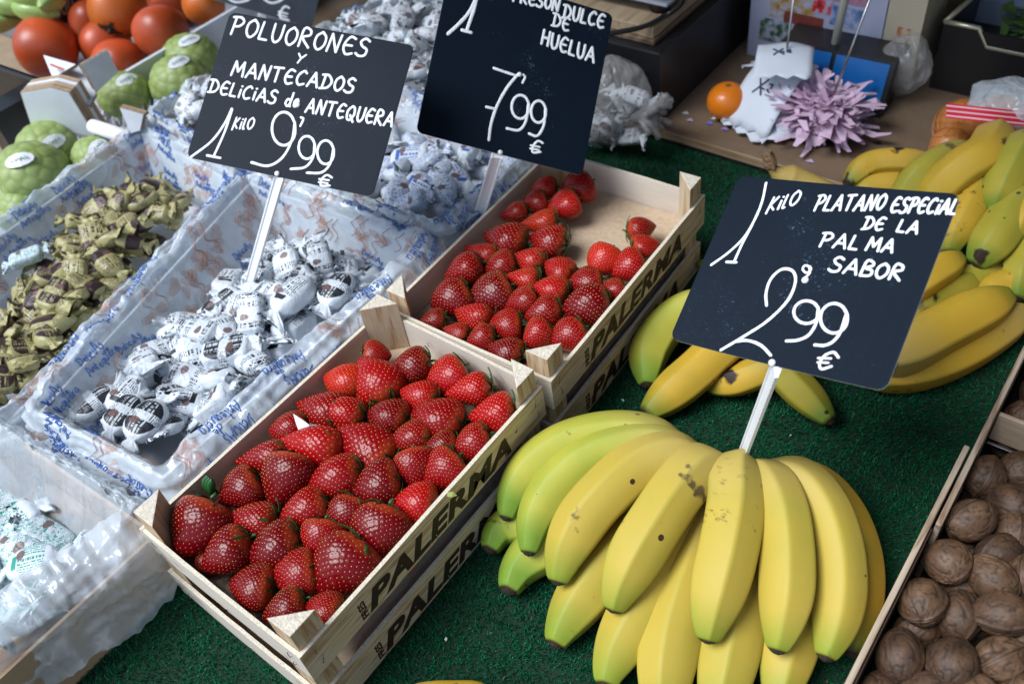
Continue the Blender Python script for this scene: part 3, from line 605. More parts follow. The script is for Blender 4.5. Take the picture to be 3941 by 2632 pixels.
c = cat([at(*q) - O for q in pts], 8); m_ = MB(); m_.tube(c, [.0065 + .0135 * min(1, (i / 12)) ** 1.5 * (1 if i < 24 else (32 - min(i, 31)) / 8) for i in range(len(c))], 14); m_.obj('peel', BOLD, b6, True)
m_ = MB(); m_.tube(cat([at(1768, 388, .075) - O, at(1766, 370, .085) - O, at(1758, 350, .097) - O], 5), [.0085, .0088, .0092, .0096, .0095, .0094, .0090, .0085, .008, .0078, .0075], 9)
m_.v = [tuple(Vector(v) * (1) + Vector((nz(v[0] * 300, v[1] * 300), nz(v[1] * 300, v[2] * 300), 0)) * .003) for v in m_.v]
m_.obj('stalk', simple('dry_banana_stalk', (.20, .12, .06), .9, 1, 200, .5, 120), b6)
O = at(1020, 1580, .02); b7 = empty('banana', O, 'dark yellow banana just peeping in at the bottom edge of the picture', 'banana')
banana(b7, [(930, 1600, .022), (985, 1590, .030), (1040, 1588, .030), (1100, 1592, .026), (1150, 1625, .022)], 50, BOLD, O)
# ------------------------------------------------------------------ walnuts
WAL, t_, p_ = nmat('walnut_shell'); N, L = t_.nodes, t_.links; setp(p_, rough=.62)
va = N.new('ShaderNodeAttribute'); va.attribute_name = 'vein'; oi = N.new('ShaderNodeObjectInfo'); tc = N.new('ShaderNodeTexCoord')
nn = N.new('ShaderNodeTexNoise'); nn.inputs['Scale'].default_value = 1.6; nn.inputs['Detail'].default_value = 5; L.new(tc.outputs['Object'], nn.inputs[0])
m1 = N.new('ShaderNodeMath'); m1.operation = 'MULTIPLY_ADD'; m1.inputs[1].default_value = .4; L.new(oi.outputs['Random'], m1.inputs[0]); L.new(nn.outputs[0], m1.inputs[2])
r1 = ramp(N, [(.40, (.050, .024, .011)), (.8, (.105, .053, .025)), (1., (.17, .095, .05))]); L.new(m1.outputs[0], r1.inputs[0])
m2 = N.new('ShaderNodeMix'); m2.data_type = 'RGBA'; L.new(va.outputs['Fac'], m2.inputs[0]); L.new(r1.outputs[0], m2.inputs[6]); m2.inputs[7].default_value = (.022, .012, .007, 1); L.new(m2.outputs[2], p_.inputs['Base Color'])
def walnut_mesh(seed):
    nu, nv = 84, 56; vs = []; ve = []
    for j in range(nv):
        ph = math.pi * j / (nv - 1)
        for i in range(nu):
            th = 2 * math.pi * i / nu; d = Vector((math.cos(ph), math.sin(ph) * math.cos(th), math.sin(ph) * math.sin(th)))
            q = Vector((d.x * 1.0, d.y * 2.5, d.z * 2.5)) + Vector((seed * 9, 0, 0)); q = q + Vector((noise.noise(q), noise.noise(q + Vector((5, 1, 3))), noise.noise(q + Vector((1, 7, 2))))) * .6
            v1 = 1 - min(1, abs(noise.noise(q)) * 8.5); v2 = 1 - min(1, abs(noise.noise(q * 2.3 + Vector((3, 3, 3)))) * 7)
            vein = max(v1, .6 * v2) ** 1.5; seam = math.exp(-(d.z / .09) ** 2) * math.sin(ph) ** .3; cre = math.exp(-(d.z / .022) ** 2)
            r = 1 - .060 * vein * (1 - seam) + .095 * seam - .07 * cre + .05 * noise.noise(q * .5) ; r *= 1 + .13 * max(0, d.x) ** 6 + .05 * max(0, -d.x) ** 6
            vs.append(Vector((d.x * 1.12, d.y, d.z * .96)) * r); ve.append(min(1, vein * .9 * (1 - .5 * seam) + cre))
    return mesh('walnut', vs, grid_faces(nu, nv), WAL, True, attr=dict(vein=ve))
WM = [walnut_mesh(s) for s in range(5)]
wal = []
for x, y, wpx, asp, ang, z in [(2257, 1094, 98, 1.05, 40, .062), (2343, 1080, 96, 1.1, 10, .060), (2320, 1158, 98, 1.1, 150, .062), (2225, 1194, 100, 1.2, 5, .074), (2325, 1222, 96, 1.1, 60, .058),
                      (2175, 1288, 104, 1.0, 95, .074), (2290, 1274, 98, 1.15, 20, .062), (2276, 1328, 100, 1.12, 130, .074), (2352, 1322, 90, 1.1, 80, .070), (2206, 1352, 84, 1.1, 20, .048),
                      (2115, 1381, 106, 1.12, 90, .076), (2197, 1415, 102, 1.12, 75, .066), (2299, 1408, 108, 1.12, 170, .080), (2100, 1448, 90, 1.1, 30, .050), (2063, 1506, 104, 1.15, 85, .074),
                      (2183, 1522, 112, 1.08, 60, .080), (2295, 1512, 110, 1.12, 20, .076), (2350, 1478, 92, 1.1, 50, .060), (2130, 1590, 100, 1.1, 30, .070), (2245, 1600, 106, 1.1, 120, .074), (2020, 1600, 100, 1.1, 80, .06), (2345, 1590, 100, 1.1, 45, .070),
                      (2310, 1012, 76, 1.1, 30, .030)]:
    C_ = at(x, y, z); r = wpx * KF * proj(C_)[2] / FOC / 2
    o = link('walnut', rnd.choice(WM)); ax = (at(x + 10 * math.cos(math.radians(ang)), y - 10 * math.sin(math.radians(ang)), z) - C_).normalized(); yy = Vector((0, 0, 1)).cross(ax).normalized(); zz = ax.cross(yy)
    Rr = Matrix((ax, yy, zz)).transposed().to_4x4() @ Matrix.Rotation(rnd.uniform(0, 6.28), 4, 'X') @ Matrix.Rotation(rnd.uniform(-.4, .4), 4, 'Y')
    o.matrix_world = Matrix.Translation(C_) @ Rr @ Matrix.Diagonal((r * asp / 1.12, r / 1.0, r, 1)); o['group'] = 'walnuts in the tray at the lower right'
    wal.append(dict(o=o, x=C_.x, y=C_.y, w=2 * r))
label_rows(wal, 'walnut', 'tray wall', 'the tray', .030, lambda b: ('large' if b['w'] > .0465 else ('small' if b['w'] < .039 else 'medium')) + ' brown walnut')
for k in range(16):
    x, y = .668 + .042 * (k % 3), .66 + .045 * (k // 3); o = link('walnut', rnd.choice(WM)); o.location = (x + rnd.uniform(-.005, .005), y, .040 + rnd.uniform(-.004, .004)); o.rotation_euler = [rnd.uniform(0, 6) for _ in '123']; o.scale = (.021, .02, .02)
    tag(o, 'brown walnut in deep shadow in the far tray section behind the pale cross slat', 'walnut', 'walnuts in the far tray section')
for k in range(24):
    x, y = .665 + .042 * (k % 3), .08 + .055 * (k // 3); o = link('walnut', rnd.choice(WM)); o.location = (x + rnd.uniform(-.005, .005), y, .026); o.rotation_euler = [rnd.uniform(0, 6) for _ in '123']; o.scale = (.021, .02, .02)
    tag(o, 'brown walnut in the lower layer of the tray, mostly hidden by the others', 'walnut', 'walnuts in the lower layer of the tray')
TRAYW = wood('tray_board', (.48, .38, .28), (.38, .28, .19), (.22, .13, .08), 1, .8)
TRAYIN = simple('tray_inside_brown', (.10, .055, .035), .6, .2, 60, .2, 20)
for k_ in (0,): pass
tr = empty('walnut_tray', (.64, .1, 0), 'long wooden tray of walnuts running up the right edge of the picture', 'tray')
def lb(name, a, b, mats, par, off=(.64, .1, 0)):
    m_ = MB(); m_.box([a[i] - off[i] for i in range(3)], [b[i] - off[i] for i in range(3)]); o = m_.obj(name, mats, par); bv = o.modifiers.new('b', 'BEVEL'); bv.width = .0012; bv.segments = 2; return o
lb('side_board', (.6290, -.30, .0), (.6345, .5450, .100), TRAYW, tr)
lb('side_board', (.6370, .4420, .0), (.6425, .97, .100), TRAYW, tr)
lb('liner', (.6350, -.29, .0), (.6366, .4400, .094), TRAYIN, tr)
lb('cross_slat', (.6440, .612, .045), (.90, .617, .086), wood('beech_slat', (.42, .32, .23), (.38, .28, .19), (.30, .21, .14), 0, .6, rings=.3), tr)
lb('metal_strip', (.6440, .6060, .040), (.90, .6105, .0445), simple('dull_metal_strip', (.3, .3, .32), .25, metal=1), tr)
lb('tray_bottom', (.6440, -.30, .0005), (.92, .97, .006), DARKP, tr)
# ------------------------------------------------------------------ price signs
G = {'A': ([(0, 0), (.33, 1), (.62, 0)], [(.10, .36), (.52, .34)]), 'B': ([(0, 0), (.06, 1), (.36, .98), (.42, .75), (.10, .54), (.46, .42), (.44, .08), (0, 0)],),
     'C': ([(.54, .86), (.36, .99), (.10, .72), (.04, .32), (.22, .02), (.52, .12)],), 'D': ([(.10, .02), (.14, .96)], [(-.05, .95), (.34, .95), (.60, .55), (.42, .12), (-.04, .0)]),
     'E': ([(.52, .92), (.26, 1), (.06, .66), (.04, .30), (.22, .01), (.52, .10)], [(.06, .50), (.42, .52)]), 'F': ([(.04, 0), (.08, 1)], [(.02, .98), (.50, 1)], [(.06, .52), (.40, .54)]), 'H': ([(.02, 0), (.06, 1)], [(.48, 0), (.52, 1)], [(.04, .48), (.50, .52)]),
     'I': ([(.05, 0), (.08, .8)], [(.09, 1), (.10, 1.02)]), 'K': ([(0, -.1), (.10, 1)], [(.42, .95), (.08, .45), (.40, .05)]), 'L': ([(.06, 1), (.0, .05), (.40, .04)],),
     'M': ([(0, 0), (.10, 1), (.36, .30), (.62, 1), (.70, 0)],), 'N': ([(0, 0), (.08, 1), (.46, .02), (.54, 1)],), 'O': ([(.30, 1), (.06, .72), (.06, .25), (.28, 0), (.52, .30), (.52, .74), (.30, 1)],),
     'P': ([(.04, 0), (.10, 1)], [(-.06, .96), (.32, 1), (.50, .78), (.34, .52), (.08, .46)]), 'Q': ([(.30, 1), (.04, .65), (.10, .12), (.34, .02), (.56, .42), (.48, .88), (.30, 1)], [(.28, .35), (.62, -.1)]),
     'R': ([(.02, 0), (.08, 1), (.40, .98), (.44, .70), (.12, .50), (.52, .0)],), 'S': ([(.50, .88), (.28, 1), (.08, .80), (.20, .56), (.46, .40), (.42, .08), (.16, 0), (-.04, .12)],),
     'T': ([(.28, 0), (.30, .96)], [(0, .97), (.60, 1)]), 'U': ([(.02, 1), (.04, .30), (.22, .0), (.44, .25), (.48, 1)],), 'Y': ([(0, 1), (.25, .5), (.52, 1)], [(.25, .5), (.10, -.1)]),
     'Ó': ([(.30, 1), (.06, .72), (.06, .25), (.28, 0), (.52, .30), (.52, .74), (.30, 1)], [(.28, 1.12), (.42, 1.3)]),
     'd': ([(.40, .45), (.15, .5), (.05, .2), (.25, 0), (.42, .25), (.48, 1.05), (.42, .1), (.5, 0)],), 'e': ([(.05, .28), (.35, .36), (.25, .55), (.05, .35), (.12, .02), (.40, .08)],),
     'i': ([(.06, 0), (.08, .6)], [(.09, .85), (.10, .87)]), 'l': ([(.05, .9), (.02, .05), (.16, .02)],), 'o': ([(.22, .62), (.04, .36), (.16, 0), (.38, .2), (.36, .52), (.22, .62)],),
     'a': ([(.42, .5), (.18, .56), (.04, .22), (.22, 0), (.40, .28), (.42, .55), (.42, .1), (.54, .02)],), 'c': ([(.40, .48), (.20, .56), (.04, .28), (.18, 0), (.42, .08)],), 's': ([(.34, .52), (.12, .5), (.14, .32), (.32, .22), (.24, 0), (.02, .06)],),
     'n': ([(.02, 0), (.06, .55), (.10, .3), (.28, .56), (.38, .4), (.38, 0)],), 't': ([(.16, .95), (.12, .1), (.30, .02)], [(0, .62), (.34, .64)]), 'q': ([(.38, .5), (.16, .56), (.04, .24), (.2, 0), (.38, .3), (.40, .55), (.38, -.45)],),
     'u': ([(.02, .55), (.06, .1), (.22, 0), (.36, .3), (.38, .55), (.38, .1), (.48, .0)],), 'r': ([(.03, 0), (.06, .55), (.08, .3), (.24, .56), (.34, .5)],)}
SHARP = set('AHKLMNTYI')
def lines_of(text, x0, y0, x1, y1, h, up, sharp=True):
    adv = []; cur = 0
    for ch in text:
        if ch == ' ': cur += .45; continue
        g = G[ch]; wd = max(p[0] for s in g for p in s); adv.append((ch, cur)); cur += wd + .20
    total = cur - .2; L_ = math.hypot(x1 - x0, y1 - y0); dx, dy = (x1 - x0) / total, (y1 - y0) / total
    out_ = []
    for ch, c in adv:
        j = rnd.uniform(-.03, .03)
        for s in G[ch]:
            q = [(x0 + (c + a) * dx + up[0] * h * (b + j), y0 + (c + a) * dy + up[1] * h * (b + j)) for a, b in s]
            out_.append((q, ch in SHARP))
    return out_
def sign(T, X, U, w_, h_, up, strokes, texts, rivets, stick, label, bend=0., stickw=.0155, mat=BLACKP):
    T, X, U = Vector(T), Vector(X).normalized(), Vector(U); U = (U - X * U.dot(X)).normalized(); n = X.cross(U)   # toward the viewer
    root = empty('price_sign', T, label, 'price sign')
    bz = lambda a, b: bend * (a / (w_ / 2)) ** 2 * (.4 + .6 * (1 - b / h_))
    ring = []; rc = .0085
    for cx, cy, a0 in ((w_ / 2 - rc, rc, -90), (w_ / 2 - rc, h_ - rc, 0), (-w_ / 2 + rc, h_ - rc, 90), (-w_ / 2 + rc, rc, 180)):
        for k in range(7): a = math.radians(a0 + 15 * k); ring.append((cx + rc * math.cos(a), cy + rc * math.sin(a)))
    dense = []
    for i in range(len(ring)):
        a, b = ring[i], ring[(i + 1) % len(ring)]; k = max(1, int(math.hypot(a[0] - b[0], a[1] - b[1]) / .012))
        for j in range(k): dense.append((a[0] + (b[0] - a[0]) * j / k, a[1] + (b[1] - a[1]) * j / k))
    nr = len(dense); vs = []; th = .0011
    P = lambda a, b, o=0.: X * a + U * b + n * (bz(a, b) + o)
    sc = [1, .985, .9, .75, .55, .3, .1]
    for off in (0, -th):
        for s in sc:
            for a, b in dense: vs.append(P(a * s, h_ / 2 + (b - h_ / 2) * s, off if s < 1 else off * .9 - .0001))
    fs = []; mi = []; K_ = len(sc)
    for side in (0, 1):
        o_ = side * K_ * nr
        for r_ in range(K_ - 1):
            for i in range(nr):
                q = (o_ + r_ * nr + i, o_ + r_ * nr + (i + 1) % nr, o_ + (r_ + 1) * nr + (i + 1) % nr, o_ + (r_ + 1) * nr + i); fs.append(q if side == 0 else q[::-1]); mi.append(0)
        q = tuple(o_ + (K_ - 1) * nr + i for i in range(nr)); fs.append(q if side == 0 else q[::-1]); mi.append(0)
    for i in range(nr): fs.append((i, K_ * nr + i, K_ * nr + (i + 1) % nr, (i + 1) % nr)); mi.append(1)
    plate = link('plate', mesh('plate', vs, fs, [mat, WHITEP], False, mi=mi), root)
    def S3(x, y):
        p = onplane(x, y, T, n) - T; a, b = p.dot(X), p.dot(U); 
        if bend:                                     # strokes lie on the bowed face
            for _ in range(3): q = onplane(x, y, T + n * bz(a, b), n) - T; a, b = q.dot(X), q.dot(U)
        return P(a, b, .0003)
    m_ = MB()
    def stroke(pts, width, sharp=False):
        q = [Vector((a, b, 0)) for a, b in pts]
        if not sharp and len(q) > 2: q = cat(q, 5)
        q3 = [S3(v.x, v.y) for v in q]
        if len(q3) == 2 and (q3[0] - q3[1]).length < .0006: q3[1] = q3[0] + X * .0008
        dep = (Vector(CP) - T).dot(Vector(RM[2])); r = width * KF * dep / FOC / 2
        rs = [r * rnd.uniform(.93, 1.07) for _ in q3]
        # round pen ends
        t0 = (q3[0] - q3[1]).normalized(); t1 = (q3[-1] - q3[-2]).normalized()
        q3 = [q3[0] + t0 * r * .8] + q3 + [q3[-1] + t1 * r * .8]; rs = [r * .45] + rs + [r * .45]
        if sharp:
            for a, b in zip(q3[1:-1], q3[2:-1]): m_.tube([a + (a - b).normalized() * r * .7, a, b, b + (b - a).normalized() * r * .7], [r * .5, r, r, r * .5], 8, flat=.22, n=n)
        else: m_.tube(q3, rs, 8, flat=.22, n=n)
    for s in strokes: stroke(s[0], s[1], len(s) > 2)
    for tx, x0, y0, x1, y1, h, wd in texts:
        for q, sh in lines_of(tx, x0, y0, x1, y1, h, up): stroke(q, wd, sh)
    m_.obj('chalk_writing', CHALK, plate, True)
    for x, y in rivets:
        m_ = MB(); c = S3(x, y); m_.tube([c - n * .0005, c + n * .0010, c + n * .0020, c + n * .0024], [.0031, .0031, .0022, .0006], 16, n=None); m_.obj('rivet', WHITEP, root, True)
    # flat plastic stake with a central groove, riveted behind the plate
    x, y = stick[0]; a = S3(x, y) - n * .0022; a2 = a + U * .055; bx, by, bzz = stick[1]; b = at(bx, by, bzz) - T; d = (b - a).normalized(); wv = d.cross(n).normalized()
    b = b + d * .02
    m_ = MB(); hw = stickw / 2
    prof = [(-hw, -.0008), (hw, -.0008), (hw, .0022), (hw * .72, .0022), (hw * .66, .0009), (-hw * .66, .0009), (-hw * .72, .0022), (-hw, .0022)]
    nn_ = wv.cross(d) * (1 if wv.cross(d).dot(n) > 0 else -1); secs = [a2 - nn_ * .001, a - nn_ * .001, b]; vs = [s + wv * u + nn_ * v for s in secs for u, v in prof]; k = len(prof)
    m_.add(vs, [(i * k + j, i * k + (j + 1) % k, (i + 1) * k + (j + 1) % k, (i + 1) * k + j) for i in range(2) for j in range(k)] + [tuple(range(k))[::-1], tuple(2 * k + j for j in range(k))])
    m_.obj('stake', WHITEP, root)
    return root
NINE = lambda cx, cy, rx, ry, tail: [(cx + rx * math.cos(math.radians(a)) + .12 * rx, cy - ry * math.sin(math.radians(a))) for a in range(20, 341, 32)] + [(cx + rx * 1.05, cy - ry * .3)] + tail
sign([0.4798, 0.385, 0.2869], [0.9587, -0.0557, 0.279], [-0.0868, 0.8766, 0.4734], .2, .1704, (.386, -.922),
     [([(1757, 420), (1748, 462), (1732, 502), (1706, 545), (1670, 580), (1631, 608)], 7.5), ([(1742, 480), (1722, 522), (1702, 560), (1683, 602)], 7.5), ([(1666, 601), (1689, 602)], 8),
      ([(1758, 701), (1757, 672), (1768, 640), (1793, 618), (1818, 622), (1824, 648), (1806, 690), (1760, 736), (1705, 772), (1653, 803)], 8), ([(1688, 783), (1715, 781), (1745, 792), (1768, 815)], 8),
      ([(1858, 612), (1846, 609), (1841, 618), (1850, 626), (1860, 618), (1856, 612), (1857, 626), (1845, 638)], 6),
      (NINE(1846, 716, 29, 26, [(1872, 740), (1855, 768), (1830, 780), (1803, 782)]), 8), (NINE(1909, 730, 31, 34, [(1928, 760), (1912, 782), (1892, 792), (1868, 791)]), 8),
      ([(1923, 820), (1912, 808), (1892, 815), (1880, 833), (1884, 846), (1907, 840)], 7), ([(1876, 821), (1906, 822)], 6), ([(1875, 831), (1900, 832)], 6)],
     [('KilO', 1758, 487, 1826, 470, 36, 6.2), ('PLATANO', 1866, 484, 2022, 482, 38, 6.8), ('ESPECiAL', 2040, 487, 2188, 492, 37, 6.8), ('DE', 1977, 526, 2022, 528, 31, 6.5), ('LA', 2056, 532, 2102, 536, 30, 6.5), ('PAL', 1878, 566, 1963, 574, 34, 6.8), ('MA', 1985, 574, 2045, 580, 32, 6.8), ('SABOR', 1900, 622, 2062, 644, 36, 7)],
     [(1847, 643), (1771, 832)], [(1773, 846), (1694, 1068, .085)], 'black chalkboard price sign for bananas reading PLATANO ESPECIAL DE LA PALMA SABOR 2,99', bend=.0045)
sign([-0.1175, 0.3641, 0.2853], [0.9267, 0.3462, -0.1462], [-0.2123, 0.8033, 0.5565], .235, .184, (.29, -.957),
     [([(532, 250), (515, 285), (485, 325), (438, 361)], 6.5), ([(533, 252), (515, 305), (491, 358)], 6.5), ([(475, 357), (506, 363)], 6.5),
      (NINE(648, 296, 27, 38, [(670, 322), (648, 362), (615, 381), (577, 373)]), 7), ([(690, 270), (696, 273), (694, 280), (689, 290)], 6),
      (NINE(702, 339, 19, 26, [(718, 362), (700, 384), (667, 388)]), 6.5), (NINE(745, 350, 19, 27, [(758, 375), (738, 396), (704, 397)]), 6.5),
      ([(762, 408), (750, 402), (738, 412), (737, 426), (757, 426)], 5.5), ([(732, 411), (755, 414)], 5), ([(731, 418), (752, 421)], 5)],
     [('POLUORONES', 528, 80, 838, 133, 42, 6.5), ('Y', 680, 143, 697, 146, 20, 5), ('MANTECADOS', 530, 174, 808, 214, 34, 6.5), ('DELiCiAS', 478, 212, 630, 239, 31, 6), ('de', 652, 243, 682, 247, 32, 6), ('ANTEQUERA', 700, 258, 898, 292, 33, 6.2), ('KilO', 533, 296, 578, 297, 27, 5)],
     [(683, 242), (636, 399)], [(638, 408), (574, 642, .100)], 'black chalkboard price sign reading POLVORONES Y MANTECADOS 9,99 standing in the white candies')
sign([0.0203, 0.5954, 0.216], [0.7161, 0.5592, -0.4177], [-0.2441, 0.7612, 0.6008], .22, .2178, (.17, -.985),
     [([(1094, -8), (1075, 30), (1048, 60), (1027, 79)], 8), ([(1094, -8), (1086, 25), (1070, 72)], 8), ([(1059, 70), (1081, 76)], 8),
      ([(1132, 157), (1158, 166), (1182, 174)], 6.5, 1), ([(1187, 172), (1162, 203), (1140, 243), (1126, 285), (1121, 322)], 7), ([(1115, 246), (1137, 251)], 6.5), ([(1200, 172), (1204, 178), (1198, 191)], 5.5),
      (NINE(1191, 246, 20, 27, [(1206, 278), (1190, 299), (1162, 295)]), 6.5), (NINE(1233, 257, 17, 25, [(1247, 288), (1232, 312), (1213, 307)]), 6.5),
      ([(1245, 329), (1234, 324), (1223, 335), (1222, 350), (1240, 349)], 5.5), ([(1217, 334), (1238, 338)], 5), ([(1216, 341), (1236, 345)], 5)],
     [('FRESÓN', 1176, 3, 1280, 27, 27, 6.5), ('DULCE', 1290, 42, 1383, 66, 31, 6.5), ('DE', 1266, 60, 1303, 74, 30, 6), ('HUELUA', 1241, 102, 1361, 146, 33, 6.5)],
     [(1191, 172), (1147, 350)], [(1140, 362), (1093, 512, .100)], 'black chalkboard price sign reading DULCE DE HUELVA 7,99 behind the rear strawberry crate')
SHEENP = simple('sky_sheen_board', (.045, .055, .07), .5, .06, 250, .3, 30)  # black board with its sky reflection painted in as grey
sign([-0.7638, 0.8378, 0.1305], [0.7267, 0.543, -0.4208], [-0.2718, 0.7899, 0.5497], .2, .2109, (.25, -.97),
     [([(524, -2), (540, 6), (565, 3), (580, -8)], 6), ([(605, -2), (622, 8), (645, 2), (657, -14)], 6), ([(664, 20), (654, 16), (645, 27), (644, 42), (663, 48)], 5.5), ([(640, 28), (660, 33)], 5), ([(639, 35), (658, 40)], 5)],
     [], [], [(600, 32), (600, 90, .03)], 'chalkboard price sign, sky sheen painted grey, cropped by the top edge behind the polvorones sign', mat=SHEENP)
# ------------------------------------------------------------------ plastic lined boxes of wrapped sweets
def film_mat(name, col, lo, hi, rough=.11):
    m, t, p = nmat(name); N, L = t.nodes, t.links; setp(p, col=col, rough=rough, spec=.9)
    a = N.new('ShaderNodeAttribute'); a.attribute_name = 'density'; r = N.new('ShaderNodeMapRange'); r.inputs[3].default_value = lo; r.inputs[4].default_value = hi; L.new(a.outputs['Fac'], r.inputs[0])
    tc = N.new('ShaderNodeTexCoord'); n = N.new('ShaderNodeTexNoise'); n.inputs['Scale'].default_value = 38; n.inputs['Detail'].default_value = 6; L.new(tc.outputs['Object'], n.inputs[0])
    m2 = N.new('ShaderNodeMath'); m2.operation = 'MULTIPLY_ADD'; m2.inputs[1].default_value = .14; m2.use_clamp = True; L.new(n.outputs[0], m2.inputs[0])
    s = N.new('ShaderNodeMath'); s.operation = 'SUBTRACT'; s.inputs[1].default_value = .07; L.new(r.outputs[0], s.inputs[0]); L.new(s.outputs[0], m2.inputs[2]); L.new(m2.outputs[0], p.inputs['Alpha'])
    v = N.new('ShaderNodeTexNoise'); v.noise_type = 'RIDGED_MULTIFRACTAL'; v.inputs['Scale'].default_value = 42; v.inputs['Detail'].default_value = 3; v.inputs['Distortion'].default_value = 2.2; L.new(tc.outputs['Object'], v.inputs['Vector'])
    b = N.new('ShaderNodeBump'); b.inputs['Strength'].default_value = .6; b.inputs['Distance'].default_value = .0016; L.new(v.outputs[0], b.inputs['Height']); L.new(b.outputs[0], p.inputs['Normal'])
    return m
LINER = film_mat('milky_liner_film', (.80, .88, .94), .45, .94)
CLEARL = film_mat('thin_clear_liner_film', (.82, .89, .94), .38, .98)
BLUEP, t_, p_ = nmat('blue_film_print'); setp(p_, col=(.04, .14, .46), rough=.3, alpha=.95)
BRP, t_, p_ = nmat('brown_film_print'); setp(p_, col=(.52, .30, .23), rough=.3, alpha=.34)
class Liner:
    def __init__(s, quad, zr, depth, inn, ov, drop, seed, amp=1.):
        N_, M_ = 420, 70; Q = [Vector((a, b, 0)) for a, b in quad]; per = [0]
        for i in range(4): per.append(per[-1] + (Q[(i + 1) % 4] - Q[i]).length)
        s.per = per[-1]; pts = []; par = []
        for i in range(N_):
            d = per[-1] * i / N_; k = max(j for j in range(4) if per[j] <= d + 1e-9); f = (d - per[k]) / (per[k + 1] - per[k])
            pts.append(Q[k].lerp(Q[(k + 1) % 4], f)); par.append((ov[k], drop[k], depth, inn[k] if isinstance(inn, (list, tuple)) else inn))
        P_ = np.array([p[:] for p in pts]); A_ = np.array(par)
        for _ in range(26): P_ = (np.roll(P_, 1, 0) + P_ * 2 + np.roll(P_, -1, 0)) / 4; A_ = (np.roll(A_, 1, 0) + A_ * 2 + np.roll(A_, -1, 0)) / 4
        T_ = np.roll(P_, -1, 0) - np.roll(P_, 1, 0); T_ /= np.linalg.norm(T_, axis=1, keepdims=True); NR = np.stack([T_[:, 1], -T_[:, 0], 0 * T_[:, 0]], 1)
        s.g = np.zeros((M_, N_, 3)); den = np.zeros((M_, N_)); s.N, s.M = N_, M_
        for i in range(N_):
            o, dr, dp, inn_ = A_[i]; wob = .010 * nz(i * .064 + seed, 3.) + .005 * nz(i * .22, seed)
            for j in range(M_):
                t = j / (M_ - 1)
                if t < .34: u = t / .34; d = o + .006 + .004 * math.sin(u * 5 + i * .05); z = zr - .018 - (dr + .02 * nz(i * .05, seed + 5)) * (1 - u)
                elif t < .52: u = (t - .34) / .18; d = (o + .006) * (1 - u) ** .8; z = zr - .018 + .020 * math.sin(u * math.pi / 2)
                elif t < .58: u = (t - .52) / .06; d = -.004 * u; z = zr + .002 - .003 * u
                else: u = (t - .58) / .42; d = -.004 - inn_ * u; z = zr - .001 - dp * u
                if zr - .018 - z < 0: ridge = 1.
                q = Vector(P_[i] + NR[i] * d); q.z = z
                a1 = amp * (1. if t < .6 else .35)
                # folds that run across the rim plus sharp crinkles
                f1 = nz(i * .114 + seed * 3, t * 2.5, seed); f2 = nz(i * .32 + t * 9, t * 5 - i * .036, seed + 9); v = q * 26; c1 = max(0, 1 - abs(nz(v.x + seed, v.y, v.z + nz(v.y, v.x))) * 5) ** 1.6; c2 = max(0, 1 - abs(nz(v.x * 2.1 + 9, v.y * 2.1 + nz(v.x * 2, v.z * 2), v.z * 2.1 + seed)) * 4.5) ** 1.6
                f3 = max(0, 1 - abs(nz(i * .16 + t * 4 + seed, t * 1.6 - i * .02, seed + 20)) * 4) ** 1.5; f4 = max(0, 1 - abs(nz(i * .018 + seed, t * 11 + .6 * nz(i * .05, seed), seed + 40)) * 3.6) ** 1.4 if t < .64 else 0; dd = a1 * (.0042 * f4 + .0048 * f1 + .0022 * f2 + .0022 * c1 + .0013 * c2 + .0022 * f3)
                nrm = Vector(NR[i]) * (1 if t < .4 else (.5 if t < .6 else -1)) + Vector((0, 0, .9 if .3 < t < .62 else .15)); nrm.normalize()
                q += nrm * dd; q.z += wob * (1 if t < .6 else max(0, 1 - (t - .6) * 2.5)); q.z = max(q.z, .004 + .001 * c1)
                s.g[j, i] = q; den[j, i] = min(1, max(0, (.22 + .30 * c1 + .2 * c2 + .2 * f3) if t < .36 else (.52 + .4 * c1 + .3 * f4 if t < .6 else .92)))
        s.den = den
    def build(s, name, mat, label, cat_='plastic liner'):
        me = mesh(name, s.g.reshape(-1, 3), grid_faces(s.N, s.M), mat, True, attr=dict(density=s.den.ravel())); s.o = link(name, me); tag(s.o, label, cat_); return s.o
    def pt(s, u, t, off=.0008):
        u = (u % 1) * s.N; i = int(u); fu = u - i; i %= s.N; i2 = (i + 1) % s.N; v = min(max(t, 0), .9999) * (s.M - 1); j = int(v); fv = v - j; j2 = min(j + 1, s.M - 1)
        g = s.g; p = (g[j, i] * (1 - fu) + g[j, i2] * fu) * (1 - fv) + (g[j2, i] * (1 - fu) + g[j2, i2] * fu) * fv
        du = g[j, i2] - g[j, i]; dv = g[j2, i] - g[j, i]; n = np.cross(dv, du); n = n / (np.linalg.norm(n) + 1e-9)
        if np.dot(n, CP - p) < 0: n = -n
        return Vector(p + n * off)
